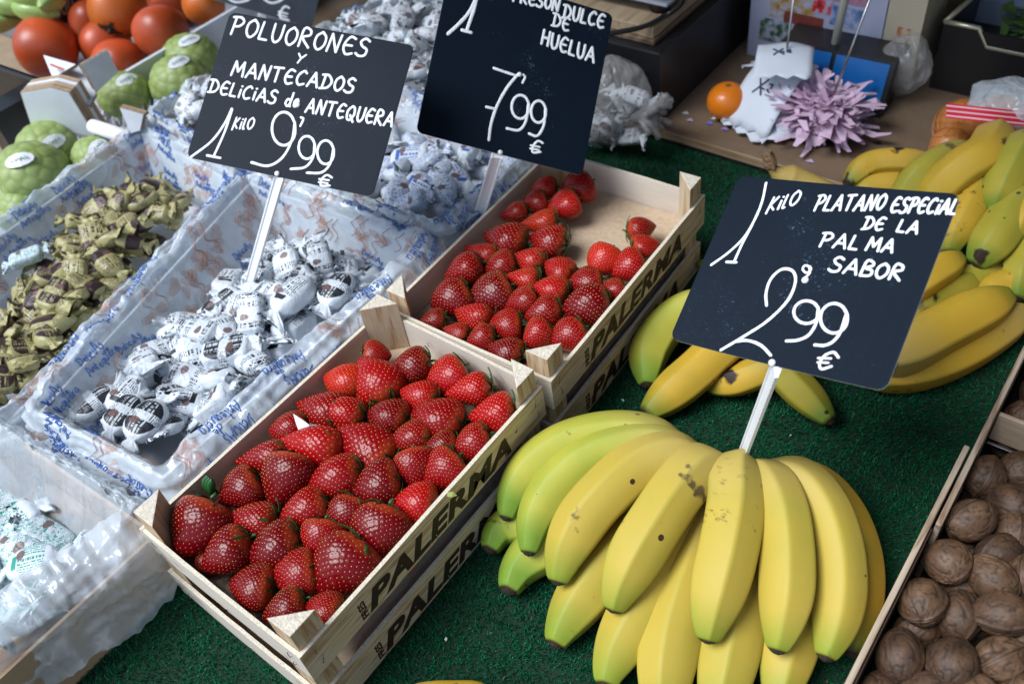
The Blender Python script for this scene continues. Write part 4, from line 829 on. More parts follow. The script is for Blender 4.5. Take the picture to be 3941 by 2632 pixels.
    def prints(s, rows, seed, step=.075, scale=1., urange=(0, 1)):
        g = random.Random(seed); mb = MB(); br = MB(); nS = int(s.per / step)
        for t0 in rows:
            j = int(t0 * (s.M - 1)); tl = np.linalg.norm(s.g[min(j + 2, s.M - 1), 0] - s.g[max(j - 2, 0), 0]) / 4 * (s.M - 1) + .02
            for k in range(nS):
                u0 = (k + g.uniform(-.3, .3) + (.5 if rows.index(t0) % 2 else 0)) / nS
                if not urange[0] <= u0 <= urange[1]: continue
                rot = g.uniform(-.25, .25); sg = -1
                def mapq(a, b): a, b = a * math.cos(rot) - b * math.sin(rot), a * math.sin(rot) + b * math.cos(rot); return s.pt(u0 + sg * a / s.per, min(.97, max(.02, t0 - b / max(tl, .04))))
                if g.random() < .5:
                    for li, tx in enumerate(('DeliciAs', 'de', 'Antequera')):
                        sz = .0105 * scale; x = -.026 + (.030 if li == 1 else 0)
                        for ch in tx:
                            gl = G.get(ch, G['e'])
                            for st_ in gl:
                                pts = cat([Vector((x + a * sz, (1 - li) * sz * .80 + b * sz * (1.1 if li != 1 else .7), 0)) for a, b in st_], 3); q = [mapq(v.x, v.y) for v in pts]; mb.tube(q, .00062, 4)
                            x += (max(p[0] for st_ in gl for p in st_) + .12) * sz
                else:
                    for pk in range(g.choice((3, 4, 5))):
                        ca, cb = g.uniform(-.020, .020), g.uniform(-.016, .016); ra, rb = g.uniform(.007, .015), g.uniform(.005, .009); th = g.uniform(0, 3); vs = [mapq(ca, cb)]
                        for m in range(12): e = m * math.pi / 6; a, b = ra * math.cos(e), rb * math.sin(e) * (1 + .3 * math.sin(3 * e)); vs.append(mapq(ca + a * math.cos(th) - b * math.sin(th), cb + a * math.sin(th) + b * math.cos(th)))
                        br.add(vs, [(0, 1 + m, 1 + (m + 1) % 12) for m in range(12)])
                    for m in range(2):
                        a0 = g.uniform(-.02, .02); br.tube([mapq(v.x, v.y) for v in cat([Vector((a0 + a, b, 0)) for a, b in ((0, -.022), (.010, -.008), (.002, .006), (.018, .020))], 4)], .0009, 4)
        if mb.v: mb.obj('blue_lettering', BLUEP, s.o, True)['kind'] = 'stuff'
        if br.v: br.obj('brown_blossom_print', BRP, s.o, True)['kind'] = 'stuff'
def cardbox(quad, h, label, inset=.008, mat=KRAFT, z0=.0005):
    c = [Vector((a, b, 0)) for a, b in quad]; m = sum(c, Vector()) / 4; c = [p + (m - p).normalized() * inset for p in c]; root = empty('cardboard_box', m, label, 'cardboard box')
    for i in range(4):
        a, b = c[i], c[(i + 1) % 4]; d = (b - a).normalized(); n = Vector((-d.y, d.x, 0)) * .004; b_ = b - d * .0043
        mb = MB(); mb.prism([(p - m)[:2] for p in (a, b_, b_ + n, a + n)], z0, h); mb.obj('wall', [mat], root)
    mb = MB(); mb.prism([((p + (m - p).normalized() * .007) - m)[:2] for p in c], z0, z0 + .004); mb.obj('bottom', [mat], root)
    return root
# ---- sweets
def candy_mat(name, paper, ink, ink2, kind):
    m, t, p = nmat(name); N, L = t.nodes, t.links; setp(p, rough=.38, spec=.4)
    uv = N.new('ShaderNodeUVMap'); uv.uv_map = 'UVMap'; sp = N.new('ShaderNodeSeparateXYZ'); L.new(uv.outputs[0], sp.inputs[0]); oi = N.new('ShaderNodeObjectInfo')
    def M(op, a, b=None, c=None):
        n = N.new('ShaderNodeMath'); n.operation = op
        for k, v in enumerate((a, b, c)):
            if v is None: continue
            if isinstance(v, (int, float)): n.inputs[k].default_value = v
            else: L.new(v, n.inputs[k])
        return n.outputs[0]
    u, v = sp.outputs[0], sp.outputs[1]
    nb = N.new('ShaderNodeTexNoise'); nb.noise_dimensions = '3D'; cb = N.new('ShaderNodeCombineXYZ'); L.new(M('MULTIPLY', u, 46.), cb.inputs[0]); L.new(M('FLOOR', M('MULTIPLY', v, 34.)), cb.inputs[1]); L.new(M('MULTIPLY', oi.outputs['Random'], 50.), cb.inputs[2]); L.new(cb.outputs[0], nb.inputs[0]); nb.inputs['Scale'].default_value = 1.
    lines = M('MULTIPLY', M('LESS_THAN', M('FRACT', M('MULTIPLY', v, 34.)), .5), M('GREATER_THAN', nb.outputs[0], .46))
    du, dv = M('DIVIDE', M('SUBTRACT', u, .5), .27), M('DIVIDE', M('SUBTRACT', v, .5), .19); oval = M('LESS_THAN', M('ADD', M('MULTIPLY', du, du), M('MULTIPLY', dv, dv)), 1.)
    inb = M('LESS_THAN', M('ABSOLUTE', M('SUBTRACT', u, .5)), .062)
    vz = N.new('ShaderNodeTexVoronoi'); vz.inputs['Scale'].default_value = 26; vz.feature = 'DISTANCE_TO_EDGE'; L.new(uv.outputs[0], vz.inputs['Vector']); mos = M('GREATER_THAN', vz.outputs['Distance'], .10)
    bandA = M('MULTIPLY', M('LESS_THAN', M('ABSOLUTE', M('SUBTRACT', u, .27)), .045), mos); bandB = M('MULTIPLY', M('LESS_THAN', M('ABSOLUTE', M('SUBTRACT', u, .76)), .05), mos)
    ex, ey = M('DIVIDE', M('SUBTRACT', u, .40), .055), M('DIVIDE', M('SUBTRACT', v, .46), .045); alm = M('LESS_THAN', M('ADD', M('MULTIPLY', ex, ex), M('MULTIPLY', ey, ey)), 1.)
    if kind == 'oval': mask = M('MAXIMUM', M('MULTIPLY', oval, M('SUBTRACT', 1., inb)), M('MULTIPLY', lines, M('MULTIPLY', inb, .9))); mask = M('MULTIPLY', mask, M('SUBTRACT', 1., M('MULTIPLY', M('MULTIPLY', lines, M('LESS_THAN', M('ABSOLUTE', M('SUBTRACT', v, .5)), .05)), .8)))
    elif kind == 'half': mask = M('MAXIMUM', M('MULTIPLY', M('GREATER_THAN', u, .20), M('LESS_THAN', u, .44)), M('MULTIPLY', lines, M('MULTIPLY', M('LESS_THAN', M('ABSOLUTE', M('SUBTRACT', u, .64)), .13), M('LESS_THAN', M('ABSOLUTE', M('SUBTRACT', v, .5)), .2))))
    elif kind == 'text': mask = M('MAXIMUM', M('MULTIPLY', lines, M('MULTIPLY', M('LESS_THAN', M('ABSOLUTE', M('SUBTRACT', u, .54)), .17), M('LESS_THAN', M('ABSOLUTE', M('SUBTRACT', v, .5)), .13))), M('MULTIPLY', M('LESS_THAN', M('ABSOLUTE', M('SUBTRACT', u, .32)), .035), M('LESS_THAN', M('ABSOLUTE', M('SUBTRACT', v, .52)), .06)))
    elif kind == 'brick': mask = M('MAXIMUM', M('MAXIMUM', bandA, bandB), M('MULTIPLY', lines, M('LESS_THAN', M('ABSOLUTE', M('SUBTRACT', u, .60)), .05)))
    else:
        n4 = N.new('ShaderNodeTexNoise'); n4.inputs['Scale'].default_value = 9; n4.inputs['Detail'].default_value = 2; n4.inputs['Distortion'].default_value = 2.5; L.new(uv.outputs[0], n4.inputs[0]); mask = M('MAXIMUM', M('LESS_THAN', M('ABSOLUTE', M('SUBTRACT', n4.outputs[0], .5)), .022), M('MULTIPLY', M('GREATER_THAN', n4.outputs[0], .62), .8))
    c1 = N.new('ShaderNodeMix'); c1.data_type = 'RGBA'; L.new(mask, c1.inputs[0]); c1.inputs[6].default_value = tuple(paper) + (1,); c1.inputs[7].default_value = tuple(ink) + (1,)
    c2 = N.new('ShaderNodeMix'); c2.data_type = 'RGBA'; L.new(M('MULTIPLY', alm, .9), c2.inputs[0]); L.new(c1.outputs[2], c2.inputs[6]); c2.inputs[7].default_value = tuple(ink2) + (1,)
    L.new(c2.outputs[2], p.inputs['Base Color'])
    tc = N.new('ShaderNodeTexCoord'); n = N.new('ShaderNodeTexNoise'); n.inputs['Scale'].default_value = 5; n.inputs['Detail'].default_value = 4; n.inputs['Distortion'].default_value = 1.; L.new(tc.outputs['Object'], n.inputs[0])
    b = N.new('ShaderNodeBump'); b.inputs['Strength'].default_value = .16; b.inputs['Distance'].default_value = .04; L.new(n.outputs[0], b.inputs['Height']); L.new(b.outputs[0], p.inputs['Normal'])
    return m
WH, BKI, BRI, GOLD, BLU, TEA = (.62, .66, .70), (.018, .020, .026), (.14, .07, .06), (.37, .33, .15), (.05, .13, .42), (.03, .30, .22)
CM = dict(white=[candy_mat('white_sweet_' + k, WH, BKI, BRI, k) for k in ('oval', 'text', 'brick')],
          gold=[candy_mat('gold_sweet_' + k, GOLD, (.040, .022, .022), BRI, k) for k in ('oval', 'half', 'half')],
          blue=[candy_mat('blue_sweet_' + k, WH, BLU, BRI, k) for k in ('leaf', 'text', 'leaf')],
          teal=[candy_mat('teal_sweet_' + k, WH, TEA, BRI, k) for k in ('leaf', 'leaf', 'text')],
          brown=[candy_mat('brown_sweet_' + k, WH, BRI, (.10, .08, .09), k) for k in ('oval', 'brick', 'leaf')])
def sweet_geo(seed, shape):
    nu, nv = 30, 36; vs = []; uvs = []; g = random.Random(seed); tw = g.uniform(-1.2, 1.2); f1, f2 = g.uniform(.7, 1.2), g.uniform(.7, 1.2); b1, b2 = g.uniform(-.12, .12), g.uniform(-.12, .12)
    for j in range(nv):
        x = -1 + 2 * j / (nv - 1); ax = abs(x); B = .64 if shape == 'oval' else .70
        if ax < B: k = (1 - (ax / B) ** (2.6 if shape == 'oval' else 9)) ** .5; wy = .10 + .34 * k; wz = .07 + .22 * k; fl = 0
        else: e = (ax - B) / (1 - B); fl = e; wy = .09 + (.30 if shape == 'oval' else .38) * (f1 if x < 0 else f2) * e ** .8; wz = .075 * (1 - e) + .018
        bend = (b1 if x < 0 else b2) * max(0, ax - .5) ** 1.3 * 3
        for i in range(nu):
            a = 2 * math.pi * i / nu; sq = .75 if shape == 'oval' else .55; ca, sa = math.cos(a), math.sin(a)
            y = math.copysign(abs(ca) ** sq, ca) * wy; z = math.copysign(abs(sa) ** sq, sa) * wz
            pl = .045 * math.sin(i * 2.1 * 2 + seed) * (fl * 1.0 + .35 * (ax / B) ** 4 * (fl == 0)) ; z += pl * (1.4 if fl else .7) ; wn = .010 * nz(x * 4 + seed, y * 7, z * 7) * (1 + 3 * ax ** 3)
            ang = tw * fl * .6; y2 = y * math.cos(ang) - z * math.sin(ang); z2 = y * math.sin(ang) + z * math.cos(ang)
            xe = x * .5 * (1 + (.06 * math.sin(i * 1.3 + seed) if ax > .95 else 0))
            vs.append((xe, y2 * .5 + wn + bend, z2 * .5 + wn + .3 * bend)); uvs.append(((x + 1) / 2, (i / nu + .25) % 1.0))
    fs = grid_faces(nu, nv) + [tuple(range(nu))[::-1], tuple(range((nv - 1) * nu, nv * nu))]
    return vs, [q[::-1] for q in fs], uvs
SG = [sweet_geo(s, 'oval') for s in range(3)] + [sweet_geo(s + 10, 'pack') for s in range(4)]
SM = {}
def sweet(kind, loc, rot, size, label, group=None, shape=None, mi=None, cat_='candy'):
    gi = rnd.randrange(len(SG)) if shape is None else shape; mi = rnd.randrange(3) if mi is None else mi; key = (kind, gi, mi)
    if key not in SM: SM[key] = mesh('wrapped_sweet', SG[gi][0], SG[gi][1], CM[kind][mi], True, uv=SG[gi][2])
    o = link('wrapped_sweet', SM[key]); o.location = loc; o.rotation_euler = rot; o.scale = (size, size * rnd.uniform(.9, 1.1), size * rnd.uniform(.9, 1.15)); tag(o, label, cat_, group); return o
def pile(kind, Q, z, nx, ny, size, label, where, cat_group, tilt=.45, mound=0., seed=0, ctr=(.5, .5), under=True, zf=0.):
    """Q: the four corners of the heap (near left, near right, far right, far left); each sweet of the top layer is a thing"""
    g = random.Random(seed); Q = [Vector((a, b, 0)) for a, b in Q]; its = []; low = []
    for lay in (0, 1):
        for j in range(ny):
            for i in range(nx):
                u = (i + .5 + (.25 if j % 2 else -.25) + g.uniform(-.25, .25) + (.4 if lay else 0)) / nx; v = (j + .5 + g.uniform(-.25, .25) + (.4 if lay else 0)) / ny
                if not (0 < u < 1 and 0 < v < 1): continue
                p = Q[0].lerp(Q[1], u).lerp(Q[3].lerp(Q[2], u), v); hm = mound * math.exp(-((u - ctr[0]) ** 2 + (v - ctr[1]) ** 2) / .12) - zf * (1 - v) ** 2
                P_ = (p.x, p.y, z + hm + g.uniform(-.006, .010) - (.022 if lay else 0)); rot = (g.uniform(-tilt, tilt), g.uniform(-tilt, tilt), g.uniform(0, 6.28)); sz = size * g.uniform(.88, 1.12)
                if lay == 0:
                    o = sweet(kind, P_, rot, sz, None, cat_group); its.append(dict(o=o, x=p.x, y=p.y, w=sz))
                else: low.append((P_, rot, sz))
    label_rows(its, 'candy', 'left', where, .026, lambda b: label)
    if under:
        vs, fs, uvs, of = [], [], [], 0
        from mathutils import Euler
        for k, (P_, rot, sz) in enumerate(low):
            V, F_, U_ = SG[k % len(SG)]; Mx = Matrix.Translation(P_) @ Euler(rot).to_matrix().to_4x4() @ Matrix.Scale(sz, 4); vs += [tuple(Mx @ Vector(v)) for v in V]; fs += [tuple(i + of for i in f) for f in F_]; uvs += U_; of += len(V)
        o = link('wrapped_sweets_below', mesh('wrapped_sweets_below', vs, fs, CM[kind][1], True, uv=uvs)); tag(o, 'lower layer of %s seen between those on top' % where, 'candies', kind='stuff')
def shrink(q, d):
    c = [Vector((a, b)) for a, b in q]; m = sum(c, Vector((0, 0))) / 4; return [tuple(p + (m - p).normalized() * d) for p in c]
# boxes, their liners and what they hold
QW = [(-.250, .030), (-.040, .055), (-.036, .492), (-.372, .468)]
QG = [(-.610, -.02), (-.275, -.01), (-.392, .460), (-.655, .478)]
QT = [(-.33, -.26), (-.085, -.26), (-.026, .010), (-.285, -.012)]
QB = [(-.345, .502), (-.044, .520), (-.040, .715), (-.345, .715)]
QC = [(-.55, .735), (-.12, .735), (-.12, .985), (-.55, .985)]
QD = [(-.655, .505), (-.375, .490), (-.372, .705), (-.655, .72)]
cardbox(QW, .119, 'middle cardboard box holding white and black wrapped sweets', inset=-.001, mat=CARDW)
cardbox(QG, .112, 'cardboard box at left holding gold and brown wrapped sweets', inset=-.001, mat=CARDW)
cardbox([(-.33, -.26), (-.014, -.26), (-.014, .014), (-.285, .0)], .088, 'brown cardboard box at the lower left holding green printed sweets', inset=.001)
cardbox(QB, .120, 'cardboard box holding blue printed sweets behind the middle box', inset=-.001, mat=CARDW)
cardbox(QC, .120, 'cardboard box of brown printed sweets furthest back at the top', inset=-.001, mat=CARDW)
cardbox(QD, .120, 'cardboard box of brown printed sweets behind the gold ones', inset=-.001, mat=KRAFT)
lw = Liner(QW, .136, .092, (.030, .012, .02, .050), (.010, .024, .010, .012), (.03, .075, .03, .05), 1.3, 1.05); lw.build('plastic_liner', LINER, 'crinkled printed plastic lining the middle box of white sweets'); lw.prints([.12, .30, .46, .66, .76, .9], 5, .075)
lg = Liner(QG, .130, .080, .03, (.010, .010, .010, .012), (.05, .05, .05, .06), 4.1, .9); lg.build('plastic_liner', LINER, 'printed plastic lining the box of gold wrapped sweets'); lg.prints([.30, .46, .66, .76, .9], 8, .080)
lt = Liner(QT, .134, .085, (.02, .02, .05, .03), (.02, .038, .004, .02), (.06, .090, .012, .06), 7.7, .9); lt.build('plastic_liner', CLEARL, 'milky unprinted plastic draped over the brown box at the lower left')
lb_ = Liner(QB, .134, .060, .02, (.006, .016, .006, .006), (.03, .07, .03, .03), 9.2, 1.0); lb_.build('plastic_liner', LINER, 'crinkled printed plastic around the box of blue printed sweets'); lb_.prints([.28, .48, .78], 11, .09)
lc = Liner(QC, .150, .060, .02, (.006, .010, .006, .006), (.06, .07, .03, .03), 12.2, 1.3); lc.build('plastic_liner', LINER, 'printed plastic around the furthest box of brown printed sweets'); lc.prints([.28, .48, .78], 12, .09)
ld = Liner(QD, .138, .060, .02, (.006, .010, .006, .006), (.04, .04, .03, .05), 15.2, 1.2); ld.build('plastic_liner', LINER, 'printed plastic around the brown printed sweets beside the cherimoyas'); ld.prints([.28, .48, .78], 13, .09)
PX = lambda pts, z: [tuple(at(x, y, z)[:2]) for x, y in pts]
QWp = PX([(170, 930), (400, 1000), (850, 590), (640, 545)], .088)
pile('white', QWp, .080, 4, 9, .084, 'white and black wrapped sweet', 'the middle box', 'white and black wrapped sweets in the middle box', .5, .012, 3, (.6, .7), zf=.012)
QGp = PX([(-150, 900), (40, 860), (425, 435), (250, 420)], .090)
pile('gold', QGp, .084, 6, 10, .074, 'gold and brown wrapped sweet', 'the left box', 'gold wrapped sweets in the left box', .6, .016, 4, (.6, .7))
QTp = PX([(-130, 1480), (60, 1400), (120, 1210), (-80, 1100)], .080)
pile('teal', QTp, .076, 4, 4, .082, 'white sweet with green leaf print', 'the near box', 'green printed sweets in the lower left box', .5, 0, 5)
pile('blue', shrink(QB, .030), .106, 5, 4, .080, 'white sweet with blue print', 'the box behind', 'blue printed sweets behind the signs', .5, .014, 6, (.7, .3))
pile('brown', shrink(QC, .035), .142, 7, 5, .078, 'white sweet with brown print', 'the furthest box', 'brown printed sweets in the furthest box', .7, .035, 7, (.35, .4))
pile('brown', shrink(QD, .03), .118, 5, 4, .070, 'brown printed white sweet', 'box beside cherimoyas', 'brown printed sweets beside the cherimoyas', .6, .028, 8, (.2, .35))
# sweets one can pick out in the photograph
def pick(px, py, z, ang, size, kind, shape, mi, label, tilt=0., roll=0.):
    C_ = at(px, py, z); d = at(px + 20 * math.cos(math.radians(ang)), py - 20 * math.sin(math.radians(ang)), z) - C_
    o = sweet(kind, C_, (roll, tilt, math.atan2(d.y, d.x)), size, label, None, shape, mi)
pick(215, 925, .088, 35, .092, 'white', 0, 0, 'large white oval sweet nearest the left corner of the middle box')
pick(290, 905, .092, 48, .086, 'white', 1, 1, 'oval white sweet with printed small text in the front row of middle box')
pick(285, 950, .094, 50, .088, 'white', 0, 0, 'oval sweet with black label lying second along the front of middle box', roll=.3)
pick(335, 965, .095, 50, .088, 'white', 1, 0, 'oval sweet with black label lying third along the front of middle box', roll=.2)
pick(672, 678, .112, 42, .100, 'white', 2, 1, 'plump white oval sweet covered in small print near the price stake', roll=-.2)
pick(772, 665, .104, 50, .090, 'white', 0, 0, 'white sweet with black oval label at the right side of middle box')
pick(575, 718, .112, 78, .080, 'white', 4, 2, 'upright white packet with two black mosaic bands in the middle box', tilt=-.5)
pick(330, 828, .096, 120, .080, 'white', 5, 2, 'square white packet with mosaic bands standing at the left of the middle heap', tilt=.4)
pick(455, 760, .098, 170, .074, 'white', 3, 2, 'crumpled white packet at the left edge of the middle heap')
pick(735, 592, .105, 100, .070, 'white', 6, 2, 'white packet standing on end behind the plump oval sweet', tilt=-.6)
pick(75, 1290, .092, 15, .080, 'teal', 1, 2, 'white oval sweet printed with green stalk and brown almond at lower left')
pick(40, 1235, .088, 60, .080, 'teal', 0, 0, 'crumpled sweet with dark green leaf print at the left picture edge')
pick(1075, 345, .128, 55, .066, 'blue', 0, 1, 'oval white and blue sweet leaning on the stake of the strawberry sign')
pick(1010, 395, .125, 45, .064, 'blue', 2, 0, 'oval sweet with blue drawing in front of the blue printed heap')
pick(60, 590, .112, 20, .066, 'teal', 3, 0, 'single white and green sweet strayed among the gold ones')
# ------------------------------------------------------------------ cherimoyas, persimmons and other fruit at the left
CHE, t_, p_ = nmat('cherimoya_skin'); N, L = t_.nodes, t_.links; setp(p_, rough=.5)
va = N.new('ShaderNodeAttribute'); va.attribute_name = 'scale'; oi = N.new('ShaderNodeObjectInfo'); tc = N.new('ShaderNodeTexCoord'); nn = N.new('ShaderNodeTexNoise'); nn.inputs['Scale'].default_value = 2.5; nn.inputs['Detail'].default_value = 5; L.new(tc.outputs['Object'], nn.inputs[0])
r1 = ramp(N, [(.0, (.20, .26, .085)), (.35, (.25, .32, .10)), (1, (.31, .38, .14))]); L.new(va.outputs['Fac'], r1.inputs[0]); m1 = N.new('ShaderNodeMix'); m1.data_type = 'RGBA'; m1.blend_type = 'MULTIPLY'; m1.inputs[0].default_value = .7; L.new(r1.outputs[0], m1.inputs[6])
r2 = ramp(N, [(.3, (.72, .80, .55)), (.7, (1, 1, .85))]); L.new(nn.outputs[0], r2.inputs[0]); L.new(r2.outputs[0], m1.inputs[7]); L.new(m1.outputs[2], p_.inputs['Base Color'])
def cheri_mesh(seed):
    nu, nv = 96, 64; ph = np.arccos(np.clip(1 - 2 * (np.arange(84) + .5) / 84, -1, 1)); th = np.arange(84) * FIB + seed; C_ = np.stack([np.sin(ph) * np.cos(th), np.sin(ph) * np.sin(th), np.cos(ph)], 1); C_ += np.random.default_rng(seed).normal(0, .03, C_.shape)
    vs = []; sc = []
    for j in range(nv):
        p = math.pi * j / (nv - 1)
        for i in range(nu):
            a = 2 * math.pi * i / nu; d = np.array([math.sin(p) * math.cos(a), math.sin(p) * math.sin(a), math.cos(p)]); dd = np.sort(np.linalg.norm(C_ - d, axis=1))[:2]; e = min(1, (dd[1] - dd[0]) / .13); b = 1 - (dd[0] / .2) ** 2
            r = .965 + .014 * e ** .6 + .018 * max(0, b) + .05 * nz(d[0] * 1.3 + seed, d[1] * 1.3, d[2] * 1.3); r *= 1 - .12 * max(0, -d[2]); vs.append(d * r); sc.append(e ** .7)
    return mesh('cherimoya', vs, grid_faces(nu, nv)[::1], CHE, True, attr=dict(scale=sc))
CHM = [cheri_mesh(s) for s in range(3)]
STK = simple('white_glossy_sticker', (.75, .76, .78), .3); GRI = simple('green_sticker_ink', (.05, .25, .12), .5); FOAM = simple('white_foam_net', (.78, .79, .80), .6, .1, 80)
def stick_oval(par, C_, r, dirp, ang, ew, eh):
    n = (dirp - C_).normalized(); x = n.cross(Vector((0, 0, 1))).normalized(); y = x.cross(n) * -1; x, y = x * math.cos(ang) + y * math.sin(ang), -x * math.sin(ang) + y * math.cos(ang); mb = MB()
    def s_(a, b, o=.0): p = n * r + x * a + y * b; return p.normalized() * (r * 1.005 + o)
    mb.add([s_(0, 0, .001)] + [s_(ew * math.cos(k * .5236), eh * math.sin(k * .5236), .0006) for k in range(12)], [(0, 1 + k, 1 + (k + 1) % 12) for k in range(12)]); st = mb.obj('sticker', STK, par)
    mb = MB(); mb.tube([s_(-ew * .6 + ew * 1.2 * k / 14, eh * .25 * math.sin(k * 2.3), .0016) for k in range(15)], .0006, 5); mb.obj('sticker_lettering', GRI, st)
for k, (x, y, wpx, z, sx_, sy_, lab) in enumerate([(112, 352, 150, .050, 125, 318, 'green cherimoya with flat oval sticker, behind the front one at left'), (78, 400, 158, .075, 45, 368, 'big green scaly cherimoya in front at left with tilted oval sticker'), (220, 365, 108, .060, 225, 335, 'small green cherimoya beside the plastic of the gold sweets'),
      (55, 480, 125, .040, 0, 0, 'green cherimoya low at the left edge above the gold sweets'), (287, 222, 120, .050, 290, 183, 'dark green cherimoya beside the torn white cardboard corner'), (412, 192, 138, .050, 410, 146, 'pale green cherimoya touching the left edge of polvorones sign'), (442, 138, 128, .045, 434, 97, 'green cherimoya furthest back beside the persimmons')]):
    C_ = at(x, y, z + .02); r = wpx * KF * proj(C_)[2] / FOC / 2; o = link('cherimoya', CHM[k % 3]); o.location = C_; o.scale = (r, r * 1.05, r * .94); o.rotation_euler = (rnd.uniform(-.4, .4), rnd.uniform(-.4, .4), rnd.uniform(0, 6)); tag(o, lab, 'cherimoya', 'green cherimoyas at the left')
    if sx_:
        st_par = empty('fruit_sticker', C_); st_par.parent = o; st_par.matrix_parent_inverse = (Matrix.Translation(C_) @ o.rotation_euler.to_matrix().to_4x4() @ Matrix.Diagonal((r, r * 1.05, r * .94, 1))).inverted()
        tgt = at(sx_, sy_, C_.z + r * .8); stick_oval(st_par, C_, r * 1.0, tgt, rnd.uniform(-.2, .4), .024, .012)
def foam(par_name, C_, r, h, n, lab):
    mb = MB()
    for k in range(n):
        a = 2 * math.pi * k / n; b = a + math.pi / n; p = lambda e, rr, zz: (rr * math.cos(e), rr * math.sin(e), zz)
        mb.tube([p(a, r * .95, -h), p(a, r * 1.03, -.2 * h), p(a + .1, r * 1.12, h * .6)], [.004, .0045, .0012], 6); mb.tube([p(a, r, -.3 * h), p(b, r * .98, -.7 * h), p(b + math.pi / n, r, -.3 * h)], .003, 5)
    o = mb.obj('foam_net', FOAM, None, True); o.location = C_; tag(o, lab, 'foam net')
foam('f', at(60, 440, .055), .060, .022, 22, 'white zigzag foam net under the big front cherimoya at left'); foam('f', at(110, 380, .045), .066, .03, 22, 'white foam net around the cherimoya behind the front one'); foam('f', at(285, 245, .045), .056, .03, 20, 'white foam net around the dark cherimoya by torn cardboard'); foam('f', at(415, 215, .05), .060, .018, 22, 'white foam net under the pale cherimoya by the sign')
mb = MB(); mb.box((-1.02, .12, .0005), (-.675, .545, .012)); mb.box((-.895, .5455, .0005), (-.675, 1.1, .012)); tag(mb.obj('cherimoya_tray', CARDW), 'shallow white tray under the green cherimoyas at left', 'tray')
# persimmons
PER = simple('persimmon_skin', (.46, .065, .014), .42, .12, 15, .32, 6, coat=.12, coatr=.3)
PERO = simple('orange_persimmon_skin', (.58, .135, .016), .42, .12, 15, .28, 6, coat=.12, coatr=.3); CALX = simple('dry_calyx', (.035, .028, .015), .8, .5, 60)
def persim(px, py, wpx, z, rot, mat, lab, cal=True):
    C_ = at(px, py, z); r = wpx * KF * proj(C_)[2] / FOC / 2; nu, nv = 40, 30; vs = []
    for j in range(nv):
        p = math.pi * j / (nv - 1)
        for i in range(nu):
            a = 2 * math.pi * i / nu; q = 1 + .035 * math.cos(4 * a) * math.sin(p) ** 2; rad = math.sin(p) ** .92 * (1 - .08 * math.cos(p)) * q; zz = math.cos(p) * .98 - .10 * math.exp(-(math.sin(p) / .2) ** 2) * (1 if p < 1 else 0); vs.append((rad * math.cos(a) * r, rad * math.sin(a) * r, zz * r))
    o = link('persimmon', mesh('persimmon', vs, grid_faces(nu, nv), mat, True)); o.location = C_; o.rotation_euler = rot; tag(o, lab, 'persimmon', 'persimmons at the upper left')
    if cal:
        mb = MB()
        for k in range(4):
            a = k * math.pi / 2; row = []
            for s in range(5):
                t = s / 4; w_ = .26 * math.sin(math.pi * min(1, t * .8 + .2)) + .02; rr = .08 + .42 * t
                for m in (-1, 0, 1): row.append((rr * math.cos(a) * r - m * w_ * math.sin(a) * r, rr * math.sin(a) * r + m * w_ * math.cos(a) * r, (.93 - .22 * t * t + .05 * abs(m) + .05 * nz(k, s, m)) * r))
            mb.add(row, [(s * 3 + m, s * 3 + m + 1, s * 3 + m + 4, s * 3 + m + 3) for s in range(4) for m in range(2)])
        mb.tube([(0, 0, .85 * r), (0, 0, 1.0 * r), (.03 * r, 0, 1.08 * r)], .07 * r, 7); mb.obj('calyx', CALX, o, True)
for q in [(107, 112, 140, .085, (2.8, .3, 0), PER, 'large orange red persimmon nearest the left edge'), (268, 22, 132, .12, (1.9, -.1, .5), PERO, 'orange persimmon showing its dark calyx at the top'), (370, 76, 122, .10, (2.6, 0, 1), PER, 'red persimmon next to the white cardboard wall'),
          (245, 105, 118, .060, (2.5, .4, 2), PER, 'red persimmon low between the two large ones'), (275, 150, 118, .055, (2.9, .2, 1), PER, 'red persimmon behind the torn white cardboard corner'), (208, 48, 90, .055, (2.4, 0, 1), PER, 'small red persimmon deep behind the orange one'), (388, 12, 100, .06, (2.5, .3, 0), PER, 'dark red persimmon cropped by the top edge'),
          (468, 10, 96, .10, (2.6, .1, 3), PERO, 'orange persimmon cropped by the top edge beside the sign with grey sheen'), (-12, 292, 80, .05, (2, 0, 0), PERO, 'orange fruit cropped by the left edge above the cherimoyas'), (330, -20, 110, .07, (2, 0, 0), PER, 'red persimmon cropped by the top edge between two others')]: persim(*q)
mb = MB(); mb.box((-1.24, .50, .0005), (-.915, 1.45, .016)); tag(mb.obj('persimmon_tray', simple('grey_paper_tray', (.30, .30, .34), .8, .2, 50)), 'grey paper lined tray under the persimmons', 'tray')
mb = slab([(-.905, .55, .012), (-.905, 1.10, .012), (-.888, 1.10, .104), (-.888, .55, .104)], .006); tag(mb.obj('cardboard_wall', CARDW), 'long pale cardboard side between the persimmons and the cherimoyas', 'cardboard side')
